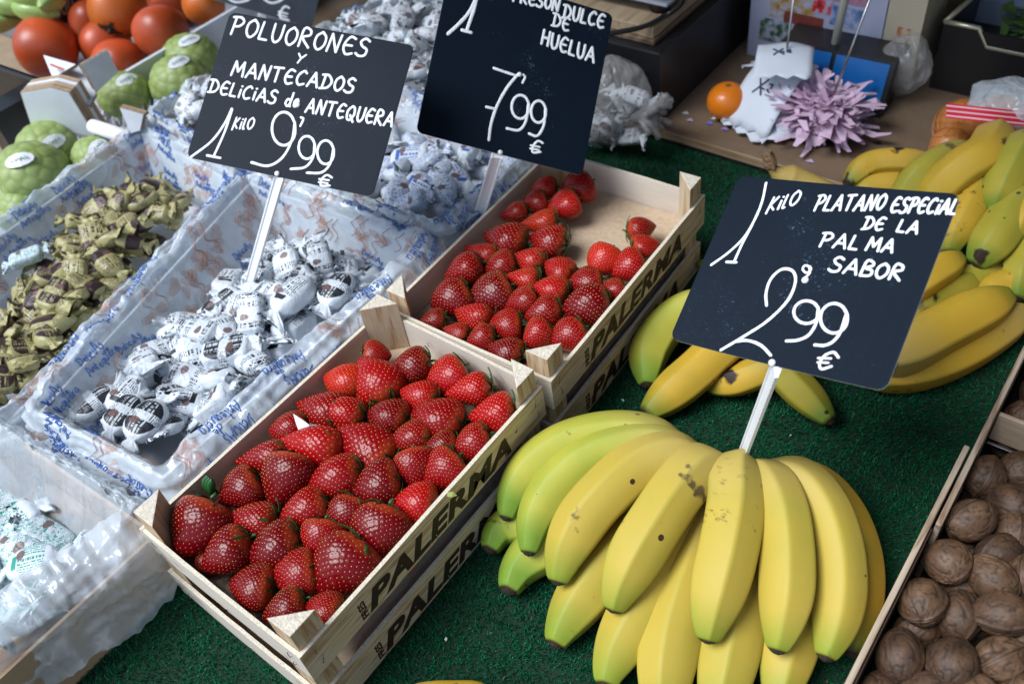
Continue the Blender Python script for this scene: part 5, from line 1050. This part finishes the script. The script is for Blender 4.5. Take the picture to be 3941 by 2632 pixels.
# torn cardboard corners
def flap(pts, label, th=.006, mat=None, name='cardboard_flap'):
    mb = slab([at(*p) for p in pts], th); o = mb.obj(name, [mat or CARDW]); return tag(o, label, 'cardboard flap')
def card(pts, label, th=.006, extra=0):
    """white faced corrugated board: white face, brown torn core behind it"""
    P = [at(*p) for p in pts]; c = sum(P, Vector()) / len(P); nrm_ = (P[1] - P[0]).cross(P[2] - P[0]).normalized() if len(P) == 3 else (P[2] - P[0]).cross(P[3 if len(P) < 5 else 4] - P[1]).normalized()
    P = [onplane(p[0], p[1], c, nrm_) for p in pts]; c = sum(P, Vector()) / len(P); root = empty('cardboard_flap', c, label, 'cardboard flap'); n = (P[1] - P[0]).cross(P[2] - P[0]).normalized()
    if n.dot(Vector(CP) - c) < 0: n = -n
    Pc = [p - c for p in P]; mb = slab([p for p in Pc], .0008); 
    ins = [p * .965 + n * .0012 for p in Pc]; f_ = slab(ins, .0007); f_.obj('white_face', CARDW, root)
    k = len(Pc); big = []; 
    for i in range(k):
        a, b = Pc[i], Pc[(i + 1) % k]
        for j in range(7): q = a.lerp(b, j / 7); big.append(q * (1 + .018 * nz(i * 3 + j * 1.7, 4.2)))
    m_ = MB(); m_.add([q for q in big] + [q - n * th for q in big], [tuple(range(len(big))), tuple(range(len(big), 2 * len(big)))[::-1]] + [(i, i + len(big), (i + 1) % len(big) + len(big), (i + 1) % len(big)) for i in range(len(big))]); m_.obj('brown_core', KRAFTE, root)
    if extra:
        for e in range(extra): m2 = MB(); d = n * (-th * 1.2 * (e + 1)); m2.v = [tuple(Vector(v) + d) for v in m_.v]; m2.f = m_.f; m2.m = m_.m; m2.obj('layer', [KRAFT, CARDW][e % 2], root)
card([(46, 212, .17), (116, 200, .175), (160, 212, .17), (225, 318, .10), (70, 285, .10)], 'torn white cardboard corner with thick brown corrugated edge beside the cherimoyas', .008, 3)
card([(99, 127, .19), (176, 149, .18), (122, 182, .17)], 'small triangular white cardboard flap with red print in front of the largest persimmon', .005)
card([(186, 148, .19), (246, 114, .19), (272, 166, .14), (220, 214, .14)], 'white cardboard flap with red print beside the dark cherimoya', .005)
card([(274, 246, .17), (330, 262, .16), (322, 300, .13), (300, 306, .13)], 'little torn cardboard corner between the plastic and dark cherimoya', .006, 1)
card([(118, 182, .165), (180, 150, .165), (222, 215, .14), (208, 245, .13), (160, 212, .15)], 'brown inside of an opened cardboard corner between two white flaps', .004)
REDP = simple('red_print', (.55, .10, .08), .6)
c0 = at(110, 138, .193)
for (a, b, c_, d) in (((116, 146, .19), (148, 158, .187), (146, 162, .187), (114, 150, .19)),): tag(slab([at(*q) for q in (a, b, c_, d)], .0005).obj('red_print', REDP), 'faint red printed bar on the small triangular cardboard flap', 'printed mark')
mb = MB(); mb.tube([at(213, 290, .12), at(255, 303, .12), at(300, 318, .12)], .012, 14); tag(mb.obj('paper_roll', FOAM, None, True), 'white rolled foam sheet lying between two cherimoyas', 'foam roll')
# black crate, black printed box and green fruit at the very left
mb = MB(); a, b = at(0, 158, .14), at(122, 200, .14); d = (b - a).normalized(); mb.tube([a - d * .3, b], .004, 6); mb.add([a - d * .3, b, b - Vector((0, 0, .09)), a - d * .3 - Vector((0, 0, .09))], [(0, 1, 2, 3)]); mb.add([a - d * .3 + Vector((-.01, .01, 0)), b + Vector((-.01, .01, 0)), b + Vector((-.01, .01, -.09)), a - d * .3 + Vector((-.01, .01, -.09))], [(3, 2, 1, 0)])
tag(mb.obj('crate_side', DARKP), 'black plastic crate side below the largest persimmon at the left edge', 'crate')
mb = MB(); q = at(42, 262, .08); mb.box((q.x - .03, q.y - .05, .013), (q.x + .022, q.y + .05, .11)); tag(mb.obj('black_carton', DARKP), 'black carton at the left edge beside the torn white cardboard', 'carton')
mb = MB(); mb.box((-1.70, .665, .0005), (-1.302, 1.2, .0555)); tag(mb.obj('grey_carton', simple('grey_carton_side', (.22, .22, .26), .8, .2, 50)), 'grey carton under the black lettered fruit box', 'carton')
bx = empty('black_fruit_box', (-1.30, .665, .056), 'black fruit box with pale slanted lettering behind the largest persimmon', 'box'); mb = MB(); mb.box((-.012, 0, .0), (.0, .50, .15)); fr = mb.obj('front_panel', DARKP, bx); mb = MB(); mb.box((-.38, .0, .0), (-.0125, .50, .02)); mb.obj('bottom', DARKP, bx)
me, v = fit_text('FERRUZ', .115, .026, simple('pale_brown_ink', (.36, .25, .21), .7), .35, .03); v2 = v.copy(); v2[:, 1] = v[:, 0] + .008; v2[:, 0] = .0006 + (v[:, 2] > 0) * .0004; v2[:, 2] = v[:, 1] + .016; me.vertices.foreach_set('co', v2.ravel()); me.update(); link('lettering', me, fr)
GF = simple('pale_green_fruit', (.30, .42, .12), .35, .05, 30, .25, 12)
for k, (x, y, z, a, s, lab) in enumerate([(15, 10, .16, .3, .050, 'pale green fruit in the very top left corner'), (80, 26, .15, .5, .048, 'pale green fruit with yellowish stripe next to the black box'), (70, -12, .18, .5, .050, 'pale green fruit cropped by the top edge at left'), (-8, 55, .13, 1.2, .045, 'pale green fruit cropped by the left edge'), (120, 2, .16, 2.2, .045, 'pale green fruit touching the black lettered box')]):
    nu, nv = 20, 22; vs = []
    for j in range(nv):
        t = j / (nv - 1); r = .52 * math.sin(math.pi * t) ** .6 * (1 - .25 * t)
        for i in range(nu): aa = 2 * math.pi * i / nu; rr = r * (1 + .07 * math.cos(5 * aa)); vs.append(((t - .5) * 2.1, rr * math.cos(aa) + .25 * (t - .5) ** 2, rr * math.sin(aa)))
    o = link('green_fruit', mesh('green_fruit', vs, grid_faces(nu, nv), GF, True)); o.location = at(x, y, z); o.scale = (s,) * 3; o.rotation_euler = (0, .2, a); tag(o, lab, 'fruit', 'pale green fruit at the top left')
mb = MB(); mb.box((-2.2, .45, .0005), (-1.70, 1.4, .10)); tag(mb.obj('fruit_carton', KRAFTE), 'brown carton under the pale green fruit in the top left corner', 'carton')
# ------------------------------------------------------------------ wooden counter and what stands on it
CNT = simple('worn_counter_board', (.20, .135, .085), .6, .3, 40, .28, 9); CNE = wood('counter_edge', (.42, .30, .18), (.34, .23, .13), (.25, .15, .08), 0, .5)
mb = MB(); mb.box((-2.2, .9902, -.03), (2.4, 3.0, .018)); structure('counter', mb, CNT)
mb = MB(); mb.box((-2.2, .9860, .006), (2.4, .9899, .0185)); structure('counter_edge_trim', mb, CNE)
mb = MB(); mb.box((-2.2, .9856, -.03), (2.4, .9896, .0055)); structure('counter_dark_edge', mb, DARKP)
mb = MB(); mb.box((-3.2, 3.05, -.95), (3.5, 3.1, 2.2)); structure('stall_back_canvas', mb, simple('dark_green_canvas', (.004, .022, .012), .9, .3, 20, .3, 3))
mb = MB(); mb.box((-1.6, -.60, -.95), (2.0, -.59, -.035)); structure('stall_front_skirt', mb, simple('dark_green_skirt', (.01, .04, .02), .9, .3, 20, .3, 3))
# scale stand: black box, plank lid, grey scale
st = empty('scale_stand', (0, 1.003, .018), 'black wooden box with plank lid carrying the grey scale on the counter', 'stand')
def lbx(name, a, b, mat, par=None, bev=.002, off=(0, 1.003, .018)):
    m_ = MB(); m_.box([a[i] - off[i] for i in range(3)], [b[i] - off[i] for i in range(3)]); o = m_.obj(name, mat, par); bv = o.modifiers.new('b', 'BEVEL'); bv.width = bev; bv.segments = 2; return o
lbx('box', (-.52, 1.003, .0185), (.010, 1.62, .145), simple('black_painted_box', (.010, .010, .012), .38, .08, 40, .3, 8), st, .003)
lbx('lower_plank', (-.50, 1.018, .1452), (-.010, 1.60, .1545), wood('dark_plank', (.22, .15, .09), (.16, .10, .06), (.10, .06, .03), 1, .5), st)
lbx('upper_plank', (-.50, 1.022, .1547), (-.014, 1.60, .1735), wood('light_plank', (.44, .33, .21), (.36, .26, .16), (.25, .16, .09), 1, .5), st)
sc = empty('weighing_scale', (-.10, 1.14, .182), 'grey metal scale body with a rubber foot standing on the planks', 'scale'); GM = simple('grey_scale_metal', (.32, .34, .38), .35, .03, 60, metal=.3)
sc.location = (-.10, 1.14, .1738); c_ = at(1530, 18, .196); X_, Y_ = c_.x, c_.y; OF = (-.10, 1.14, .1738)
lbx('scale_body', (X_ - .40, Y_ + .006, .2005), (X_ - .006, Y_ + .33, .262), GM, sc, .008, OF); lbx('base_plate', (X_ - .41, Y_, .194), (X_, Y_ + .34, .2), GM, sc, .003, OF); lbx('display_housing', (X_ - .30, Y_ + .12, .263), (X_ - .08, Y_ + .16, .42), GM, sc, .006, OF)
for fx in (-.03, -.38):
    p = Vector((X_ + fx, Y_ + .03, .1738)) - Vector(OF); mb = MB(); mb.tube([p, p + Vector((0, 0, .013)), p + Vector((0, 0, .0198))], [.016, .014, .010], 14); mb.obj('foot', DARKP, sc, True)
mb = MB(); mb.tube(cat([at(1180, 108, .1785), at(1330, 88, .1785), at(1420, 74, .1785), at(1480, 60, .1785), at(1530, 34, .181), at(1560, 12, .20), at(1575, -20, .23)], 8), .0042, 8); tag(mb.obj('power_cable', DARKP, None, True), 'black cable curving over the planks in front of the scale', 'cable')
# orange
C_ = at(1676, 275, .018); C_ = at(1668, 233, .048); r = 47 * KF * proj(C_)[2] / FOC; ORM = simple('orange_peel', (.78, .20, .008), .33, .35, 160, .10, 5, coat=.2); nu, nv = 40, 28; vs = []
for j in range(nv):
    p = math.pi * j / (nv - 1)
    for i in range(nu): a = 2 * math.pi * i / nu; vs.append((math.sin(p) * math.cos(a) * r, math.sin(p) * math.sin(a) * r, (math.cos(p) * .90 - .05 * math.exp(-(math.sin(p) / .18) ** 2) * (p < 1)) * r))
o = link('tangerine', mesh('tangerine', vs, grid_faces(nu, nv), ORM, True)); o.location = (C_.x, C_.y, .0185 + r * .9); tag(o, 'bright orange tangerine on the counter beside the spiked receipts', 'tangerine'); mb = MB(); mb.tube([(0, 0, r * .84), (0, 0, r * .875)], [.006, .004], 8); mb.obj('stalk_button', simple('green_brown_button', (.12, .09, .02), .8), o)
# spikes with receipts
PAPER = simple('receipt_paper', (.70, .74, .80), .7, .05, 60); PINK = simple('pink_receipt_paper', (.70, .50, .64), .7, .05, 60, .12, 30)
def spike(bx_, top, label, name='receipt_spike'):
    b = bx_; root = empty(name, b, label, 'paper spike'); mb = MB(); t = top - b; mb.tube([Vector((0, 0, .004)), t], [.0022, .0016], 8); mb.obj('spike', STEEL, root, True); mb = MB(); mb.tube([(0, 0, 0), (0, 0, .004), (0, 0, .005)], [.04, .04, .036], 24); mb.obj('base', DARKP, root, True); return root
s1 = spike(at(1785, 255, .0185), at(1800, 0, .0185 + .24) if False else at(1785, 255, .0185) + Vector((.004, .0, .20)), 'steel spike holding a stack of white receipts')
s2 = spike(at(1880, 305, .0185), at(1880, 305, .0185) + Vector((.035, .03, .235)), 'steel spike holding a ruffled stack of pink receipts')
g = random.Random(5)
def sheet(root, z, w_, h_, rot, curl, mat, name, mark=False, jag=0.):
    nx, ny = 9, 7; vs = []
    for j in range(ny):
        for i in range(nx):
            a = (i / (nx - 1) - .5) * w_; b = (j / (ny - 1) - .5) * h_; rr = math.hypot(a, b); zz = z + curl * rr * rr * 16 * (1 if curl > 0 else 1) + .004 * nz(a * 30 + z * 50, b * 30, z * 90); a2, b2 = a * math.cos(rot) - b * math.sin(rot), a * math.sin(rot) + b * math.cos(rot); vs.append((a2, b2, max(zz, .003)))
    me = mesh(name, vs, grid_faces(nx, ny, False), mat, True); o = link(name, me, root); sm = o.modifiers.new('t', 'SOLIDIFY'); sm.thickness = .0003
    if mark:
        mb = MB()
        for st_ in (((-.012, .008), (.010, -.010)), ((-.010, -.010), (.002, .010)), ((.006, .004), (.014, .006), (.010, -.001), (.016, -.004))):
            mb.tube([(a * math.cos(rot) - b * math.sin(rot), a * math.sin(rot) + b * math.cos(rot) - .025, z + curl * (a * a + (b - .025) ** 2) * 16 + .0035) for a, b in st_], .0014, 5)
        mb.obj('printed_mark', simple('receipt_ink', (.06, .07, .12), .7), o)
def drape(root, z0, w_, L_, ang, drop, name, mark=None, jag=True, fold=.6):
    """a paper slip skewered near one end, hanging down and outward"""
    nx, ny = 11, 12; vs = []; d = Vector((math.cos(ang), math.sin(ang), 0)); e = Vector((-d.y, d.x, 0)); cs = {}
    for j in range(ny):
        t = j / (ny - 1); s_ = (t - .22) * L_
        for i in range(nx):
            a = (i / (nx - 1) - .5) * w_; jj = (.005 * ((i * 7 + j) % 3 - 1) if jag and j == ny - 1 else 0); zz = z0 - drop * max(0, t - .2) ** 1.5 * 1.3 - fold * a * a * 3 * (1 - t) - a * a * 1.0 + .003 * nz(a * 30 + z0 * 60, s_ * 30); q = d * (s_ * (1 - .45 * drop / L_ * t) + jj) + e * a; vs.append((q.x, q.y, max(zz, .004)))
    o = link(name, mesh(name, vs, grid_faces(nx, ny, False), PAPER, True), root); sm = o.modifiers.new('t', 'SOLIDIFY'); sm.thickness = .0003
    if mark:
        mb = MB(); mj, mi_ = mark
        def sp(a, b): i, j = min(nx - 2, max(0, mi_ + a)), min(ny - 2, max(0, mj + b)); i0, j0 = int(i), int(j); fi, fj = i - i0, j - j0; A_, B_, C_, D_ = (Vector(vs[j0 * nx + i0]), Vector(vs[j0 * nx + i0 + 1]), Vector(vs[(j0 + 1) * nx + i0]), Vector(vs[(j0 + 1) * nx + i0 + 1])); p = A_.lerp(B_, fi).lerp(C_.lerp(D_, fi), fj); return p + Vector((0, -.0004, .0012))
        for st_ in (((-1.1, -.9), (.9, 1.)), ((.6, -1.1), (-.9, 1.1)), ((-.4, .1), (.9, .2)), ((1.2, -.6), (1.9, -.7), (1.9, -.1), (1.3, .1), (2.1, .3))): mb.tube([sp(a, b) for a, b in st_], .0015, 5)
        mb.obj('printed_mark', simple('receipt_ink', (.06, .07, .12), .7), o)
for k, (z0, w_, L_, ang, drop, mk, fo) in enumerate([(.022, .10, .13, -1.9, .012, None, .1), (.026, .10, .13, -.9, .014, None, .1), (.032, .09, .11, 2.6, .02, None, .3), (.050, .085, .13, -2.3, .042, None, .3), (.060, .085, .13, -.65, .052, None, .3), (.082, .085, .150, -1.75, .072, (6, 4), .15), (.088, .06, .10, 2.7, .03, None, .6), (.112, .085, .085, -1.2, .015, (4, 4), .9)]):
    drape(s1, z0, w_, L_, ang, drop, 'receipt', mk, True, fo)
mb = MB()
for k in range(430):
    a = g.uniform(0, 6.283); el = g.uniform(-.35, 1.0); Lk = g.uniform(.035, .078) * (1 - .3 * max(0, el)); wd = g.uniform(.003, .0085); d = Vector((math.cos(a) * math.cos(el), math.sin(a) * math.cos(el), math.sin(el) * .75)); c = Vector((g.uniform(-.034, .034), g.uniform(-.020, .020), .016 + .04 * g.random())); sdv = d.cross(Vector((0, 0, 1))).normalized() * wd
    p1 = c + d * .015; p2 = c + d * Lk * .75 + Vector((0, 0, g.uniform(-.006, .006))); p3 = c + d * Lk + Vector((g.uniform(-.012, .012), g.uniform(-.006, .006), g.uniform(-.008, .01)))
    for q in (p1, p2, p3): q.z = max(q.z, .005)
    p4 = p3 + sdv * .5; p3 = p3 - sdv * .4; mb.add([p1 - sdv * .6, p1 + sdv * .6, p2 + sdv, p4, p3, p2 - sdv], [(0, 1, 2, 5), (5, 2, 3, 4)])
o = mb.obj('pink_receipt_ends', PINK, s2); o['kind'] = 'stuff'
# small paper scraps on the counter
for k, (x, y, c, lab) in enumerate([(1580, 278, (.45, .28, .42), 'tiny pink paper scrap on the counter left of the tangerine'), (1625, 285, (.12, .14, .50), 'tiny blue paper scrap in front of the tangerine'), (1660, 298, (.35, .20, .50), 'tiny purple scrap in front of the tangerine'), (1735, 303, (.15, .35, .08), 'tiny green leaf scrap below the white receipts'), (1855, 372, (.45, .35, .50), 'tiny pale scrap near the counter edge'), (2060, 205, (.6, .6, .62), 'small crumpled white scrap right of the blue box'), (1570, 262, (.5, .5, .5), 'tiny pale scrap beside the black stand'), (2010, 330, (.03, .02, .02), 'small dark crumb on the counter')]):
    mb = MB(); mb.add([(-.006, 0, .0006), (.0, -.004, .002), (.008, .001, .001), (.001, .005, .003)], [(0, 1, 2, 3)]); o = mb.obj('paper_scrap', simple('scrap_%d' % k, c, .7)); o.location = at(x, y, .0187); tag(o, lab, 'scrap')
# blue fronted box
BB = simple('blue_glossy_card', (.010, .13, .42), .25, .02, 20, .12, 4)
bl = empty('blue_box', at(1900, 215, .0185), 'black box with two bright blue glossy panels behind the pink receipts', 'box'); o0 = bl.location
a, b = at(1815, 225, .0185), at(2018, 272, .0185); a = a - (b - a) * .25; d = (b - a).normalized(); n = Vector((-d.y, d.x, 0)); H = .082
def fr(s, z, off=0.): return a + (b - a) * s + Vector((0, 0, z)) + n * (off + z * .35) - o0
m_ = MB(); bk = n * .06; P_ = [fr(0, 0), fr(1, 0), fr(1, H), fr(0, H)]; Q_ = [fr(0, 0) + bk, fr(1, 0) + bk, fr(1, H) + bk, fr(0, H) + bk]; m_.add(P_ + Q_, [(0, 1, 2, 3), (5, 4, 7, 6), (1, 5, 6, 2), (4, 0, 3, 7), (3, 2, 6, 7), (4, 5, 1, 0)]); m_.obj('case', DARKP, bl)
for s0, s1_ in ((.04, .46), (.50, .96)): slab([fr(s0, H * .28, -.001), fr(s1_, H * .28, -.001), fr(s1_, H * .95, -.001), fr(s0, H * .95, -.001)], .0008).obj('blue_panel', BB, bl)
# printed cartons, bags, black crate in the background
def bag(name, px, py, wpx, z, mat, label, sq=(1, 1, 1), seed=0, cat_='plastic bag'):
    C_ = at(px, py, z); r = wpx * KF * proj(C_)[2] / FOC / 2; vs = []; nu, nv = 90, 60
    for j in range(nv):
        p = math.pi * j / (nv - 1)
        for i in range(nu):
            a = 2 * math.pi * i / nu; d_ = Vector((math.sin(p) * math.cos(a), math.sin(p) * math.sin(a), math.cos(p))); q = d_ * 2.2 + Vector((seed, 0, 0)); rr = 1 + .14 * noise.noise(q) + .05 * (1 - 2.2 * abs(noise.noise(Vector((q.x * 3, q.y * 3, q.z * .9))))) + .014 * (1 - 2 * abs(noise.noise(q * 4))); vs.append((d_.x * rr * r * sq[0], d_.y * rr * r * sq[1], max(d_.z * rr * r * sq[2], -C_.z + .02)))
    o = link(name, mesh(name, vs, grid_faces(nu, nv), mat, True, attr=dict(density=[.8] * len(vs)))); o.location = C_; return tag(o, label, cat_)
BAGF = film_mat('greyish_bag_film', (.60, .58, .56), .30, .55, .22)
bg_ = bag('sweets_bag', 1405, 235, 170, .085, BAGF, 'translucent knotted plastic bag of brown printed sweets beside the strawberry sign', (1., 1., 1.15), 3)
mb = MB()
for k in range(16):
    a = k * .4; mb.tube([(.045, -.01 + .0, -.01), (.068 + .01 * math.sin(k), .016 * math.sin(a), .0 + .014 * math.cos(a)), (.086 + .008 * math.sin(k * 2.3), .034 * math.sin(a), .034 * math.cos(a))], [.006, .004, .005], 6)
mb.obj('bag_knot_frill', BAGF, bg_, True)
for k in range(9): sweet('brown', bg_.location + Vector((g.uniform(-.045, .045), g.uniform(-.045, .045), g.uniform(-.05, .035))), (g.uniform(0, 6), g.uniform(0, 6), 0), .065, 'brown printed sweet inside the knotted bag beside the strawberry sign', 'sweets inside the knotted bag')
bag('white_bag', 2075, 150, 120, .075, BAGF, 'crumpled whitish plastic bag between the cartons and the black crate', (.95, .8, 1.15), 8)
def carton(x0, x1, y, z1, label, spots, base=(.42, .44, .55), depth=.2):
    root = empty('printed_carton', ((x0 + x1) / 2, y, .0185), label, 'carton'); m_ = MB(); w2 = (x1 - x0) / 2; m_.box((-w2, 0, 0), (w2, depth, z1)); b_ = m_.obj('carton_body', simple('carton_' + str(len(bpy.data.materials)), base, .5, .05, 30), root)
    for k, (sx_, sz, w_, h_, c) in enumerate(spots):
        m, t, p = nmat('printed_picture_%d_%d' % (k, len(bpy.data.materials))); N, L = t.nodes, t.links; setp(p, rough=.5); tc = N.new('ShaderNodeTexCoord'); n_ = N.new('ShaderNodeTexNoise'); n_.inputs['Scale'].default_value = 75; n_.inputs['Detail'].default_value = 3; L.new(tc.outputs['Object'], n_.inputs[0])
        r = ramp(N, [(.38, base), (.48, tuple(a * .5 + b * .5 for a, b in zip(c, base))), (.56, c), (.7, tuple(x * .5 for x in c))] if k % 3 != 2 else [(.3, c), (.7, tuple(x * .7 for x in c))]); L.new(n_.outputs[0], r.inputs[0]); L.new(r.outputs[0], p.inputs['Base Color'])
        pts = [(sx_ - w2 + a, -.0006 - .0002 * k, sz + b) for a, b in ((-w_, -h_), (w_, -h_ * 1.05), (w_ * 1.03, h_), (-w_ * .98, h_ * 1.02))]; m_ = MB(); m_.add(pts, [(0, 1, 2, 3)]); m_.obj('printed_picture', m, b_)
carton(.035, .262, 1.262, .30, 'white carton printed with fruit pictures behind the receipts', [(.035, .150, .018, .018, (.45, .05, .12)), (.075, .100, .040, .020, (.45, .28, .10)), (.095, .060, .034, .034, (.25, .05, .04)), (.05, .055, .03, .02, (.05, .12, .05)), (.125, .118, .016, .016, (.60, .02, .03)), (.165, .150, .03, .022, (.50, .25, .36)), (.165, .105, .025, .016, (.15, .25, .50)), (.185, .050, .025, .026, (.03, .02, .02)), (.175, .225, .045, .03, (.03, .02, .015)), (.05, .20, .04, .012, (.3, .3, .4))], (.42, .44, .58))
carton(.2640, .320, 1.262, .30, 'narrow cream carton with brown marks beside the white fruit carton', [(.03, .09, .010, .016, (.45, .15, .06)), (.03, .19, .014, .016, (.3, .25, .3))], (.50, .44, .32), .12)
carton(.325, .50, 1.47, .15, 'pale blue grey carton with a teal stripe behind the whitish bag', [(.05, .125, .045, .012, (.01, .14, .14)), (.06, .085, .045, .016, (.30, .34, .50))], (.26, .30, .38))
tag((lambda m_: (m_.tube([at(1888, 190, .0185), at(1915, 100, .10), at(1950, -60, .24)], .0065, 12), m_.obj('metal_pole', simple('pale_metal_pole', (.40, .40, .36), .4, metal=.4), None, True))[1])(MB()), 'pale blurred metal pole standing behind the pink receipts', 'pole')
cr = empty('black_crate', (.344, 1.290, .0185), 'black plastic crate with folding metal handles at the upper right', 'crate'); m_ = MB()
X0, X1, Y0, Y1, H = 0, .50, 0, .30, .108
m_.box((X0, Y0, 0), (X1, Y0 + .006, H)); m_.obj('front_panel', DARKP, cr); m_ = MB(); m_.box((X0, Y0 + .0065, 0), (X0 + .006, Y1, H)); m_.obj('side_panel', DARKP, cr); m_ = MB(); m_.box((X1 - .006, Y0 + .0065, 0), (X1, Y1, H)); m_.obj('side_panel', DARKP, cr); m_ = MB(); m_.box((X0, Y1 + .0005, 0), (X1, Y1 + .006, H)); m_.obj('back_panel', DARKP, cr); m_ = MB(); m_.box((X0 + .0065, Y0 + .0065, .002), (X1 - .0065, Y1 - .001, .03)); m_.obj('bottom', DARKP, cr)
HM = simple('worn_brass_handle', (.50, .46, .34), .35, metal=.7)
m_ = MB(); m_.tube([(X0, Y0 + .003, H + .004), (X0 + .050, Y0 + .003, H + .004), (X0 + .068, Y0 + .003, H - .022), (X1 - .03, Y0 + .003, H - .024)], .0042, 8); m_.obj('handle', HM, cr, True)
m_ = MB(); m_.tube([(X0, Y0 + .003, H + .004), (X0 + .02, Y0 + .15, H + .008), (X0 + .10, Y1, H + .004), (X1, Y1, H + .004)], .0042, 8); m_.obj('handle', HM, cr, True)
m_ = MB(); m_.tube([(X0 + .16, Y1, H + .004), (X0 + .19, Y1 - .05, H - .03), (X1, Y1 - .05, H - .034)], .0042, 8); m_.obj('handle', HM, cr, True)
GV = simple('dark_greens', (.06, .13, .02), .7, .5, 60, .4, 30)
m_ = MB()
for k in range(500):
    p = Vector((g.uniform(X0 + .05, X1 - .02), g.uniform(.03, Y1 - .03), g.uniform(.05, .075))); a = g.uniform(0, 6); d_ = Vector((math.cos(a), math.sin(a), g.uniform(-.3, .6))) * .018; e = Vector((-d_.y, d_.x, 0)) * .4; m_.add([p - d_, p + e, p + d_, p - e], [(0, 1, 2, 3)])
o = m_.obj('leafy_greens', GV); o.location = cr.location; tag(o, 'leafy greens lying in the black crate', 'greens', kind='stuff')
# onions in a net
ON = simple('onion_skin', (.52, .19, .045), .35, .15, 12, .3, 5); ol = []
for k, (x, y, wpx, z, lab) in enumerate([(2205, 290, 120, .055, 'brown onion at the left end of the net bag'), (2290, 275, 110, .075, 'brown onion in the top middle of the net bag'), (2350, 310, 110, .060, 'brown onion at the right picture edge in the net bag'), (2265, 330, 104, .045, 'brown onion low in the net behind the bananas'), (2180, 335, 90, .045, 'brown onion low at the left end of the net bag'), (2400, 265, 110, .070, 'brown onion of the net bag beyond the right picture edge')]):
    C_ = at(x, y, z); r = wpx * KF * proj(C_)[2] / FOC / 2; nu, nv = 36, 26; vs = []
    for j in range(nv):
        p = math.pi * j / (nv - 1)
        for i in range(nu): a = 2 * math.pi * i / nu; q = 1 + .02 * math.cos(9 * a); vs.append((math.sin(p) * math.cos(a) * r * q, math.sin(p) * math.sin(a) * r * q, (math.cos(p) * .85 + .16 * math.exp(-(math.sin(p) / .16) ** 2) * (p < 1)) * r))
    o = link('onion', mesh('onion', vs, grid_faces(nu, nv), ON, True)); o.location = C_; o.rotation_euler = (g.uniform(-1, 1), g.uniform(-1, 1), g.uniform(0, 6)); tag(o, lab, 'onion', 'onions in the net bag'); ol.append((C_, r))
NETM, t_, p_ = nmat('orange_net'); setp(p_, col=(.60, .22, .06), rough=.4, alpha=.9)
m_ = MB(); cm = sum((c for c, r in ol), Vector()) / len(ol)
def net_r(d_):
    best = .02
    for c, r in ol:
        oc = c - cm; b = oc.dot(d_); disc = r * r * 1.06 - (oc.dot(oc) - b * b)
        if disc > 0: best = max(best, b + math.sqrt(disc))
    return best
GN = 54; ptsn = {}
for j in range(28):
    for i in range(GN):
        p = .15 + 2.5 * j / 27; a = 2 * math.pi * i / GN; d_ = Vector((math.sin(p) * math.cos(a), math.sin(p) * math.sin(a), math.cos(p))); ptsn[j, i] = d_ * net_r(d_)
for j in range(27):
    for i in range(GN):
        if (i + j) % 2 == 0:
            for k in (-1, 1): A_, B_ = ptsn[j, i], ptsn[j + 1, (i + k) % GN]; m_.tube([A_, B_], .0003, 3)
o = m_.obj('onion_net', NETM); o.location = cm; tag(o, 'orange net drawn over the brown onions at the right edge', 'net bag')
lb2 = empty('net_label', at(2260, 250, .125), 'red and white striped plastic label on top of the onion net', 'label'); RS = simple('red_label_plastic', (.60, .02, .04), .3); WS = simple('pale_stripe', (.70, .45, .50), .35); c0 = lb2.location
def lab_pt(u, v): return at(2170 + 190 * u, 237 + 20 * u + 34 * v, .125 + .012 * math.sin(u * 3) - .01 * v) - c0
for k in range(9):
    m_ = MB(); v0, v1 = k / 9, (k + 1) / 9; row = [lab_pt(u / 12, v) for u in range(13) for v in (v0, v1)]; m_.add(row, [(2 * i, 2 * i + 1, 2 * i + 3, 2 * i + 2) for i in range(12)]); m_.obj('stripe', WS if k % 3 == 1 else RS, lb2, True)
bag('clear_bag', 2320, 238, 180, .120, CLEARL, 'clear shiny plastic over the top of the onion bag', (1.0, .8, .5), 21)
# bright reflection built as a pale block behind the furthest box and dark shelf
mb = MB(); mb.box((-.75, 1.30, .019), (-.62, 1.9, .14)); 
tag(mb.obj('reflection_patch', simple('reflection_patch', (.55, .52, .42), .6)), 'cream block standing in for a bright reflection behind the furthest sweets', 'carton')

# unseen canopy added to shade the back of the stall
mb = MB(); n = 24
vs = [(x, .22 + 3.03 * j / 8, 1.70 + .45 * j / 8 + .02 * math.sin(x * 7)) for j in range(9) for x in [-4 + 8 * i / n for i in range(n + 1)]]
f = [(j * (n + 1) + i, j * (n + 1) + i + 1, (j + 1) * (n + 1) + i + 1, (j + 1) * (n + 1) + i) for j in range(8) for i in range(n)]
structure_aw = mesh('added_awning', vs, f, simple('added_shade_canvas', (.35, .36, .38), .9), True); o = link('added_awning', structure_aw); tag(o, 'unseen pale canvas added to shade the back of the stall', 'added_awning')

mb = MB(); mb.box((1.52, -.35, -.94), (1.54, 3.04, 1.72)); structure('added_side_canvas', mb, simple('pale_grey_canvas', (.35, .36, .35), .9, .3, 20, .3, 3))  # unseen side sheet added to shape the light from the right
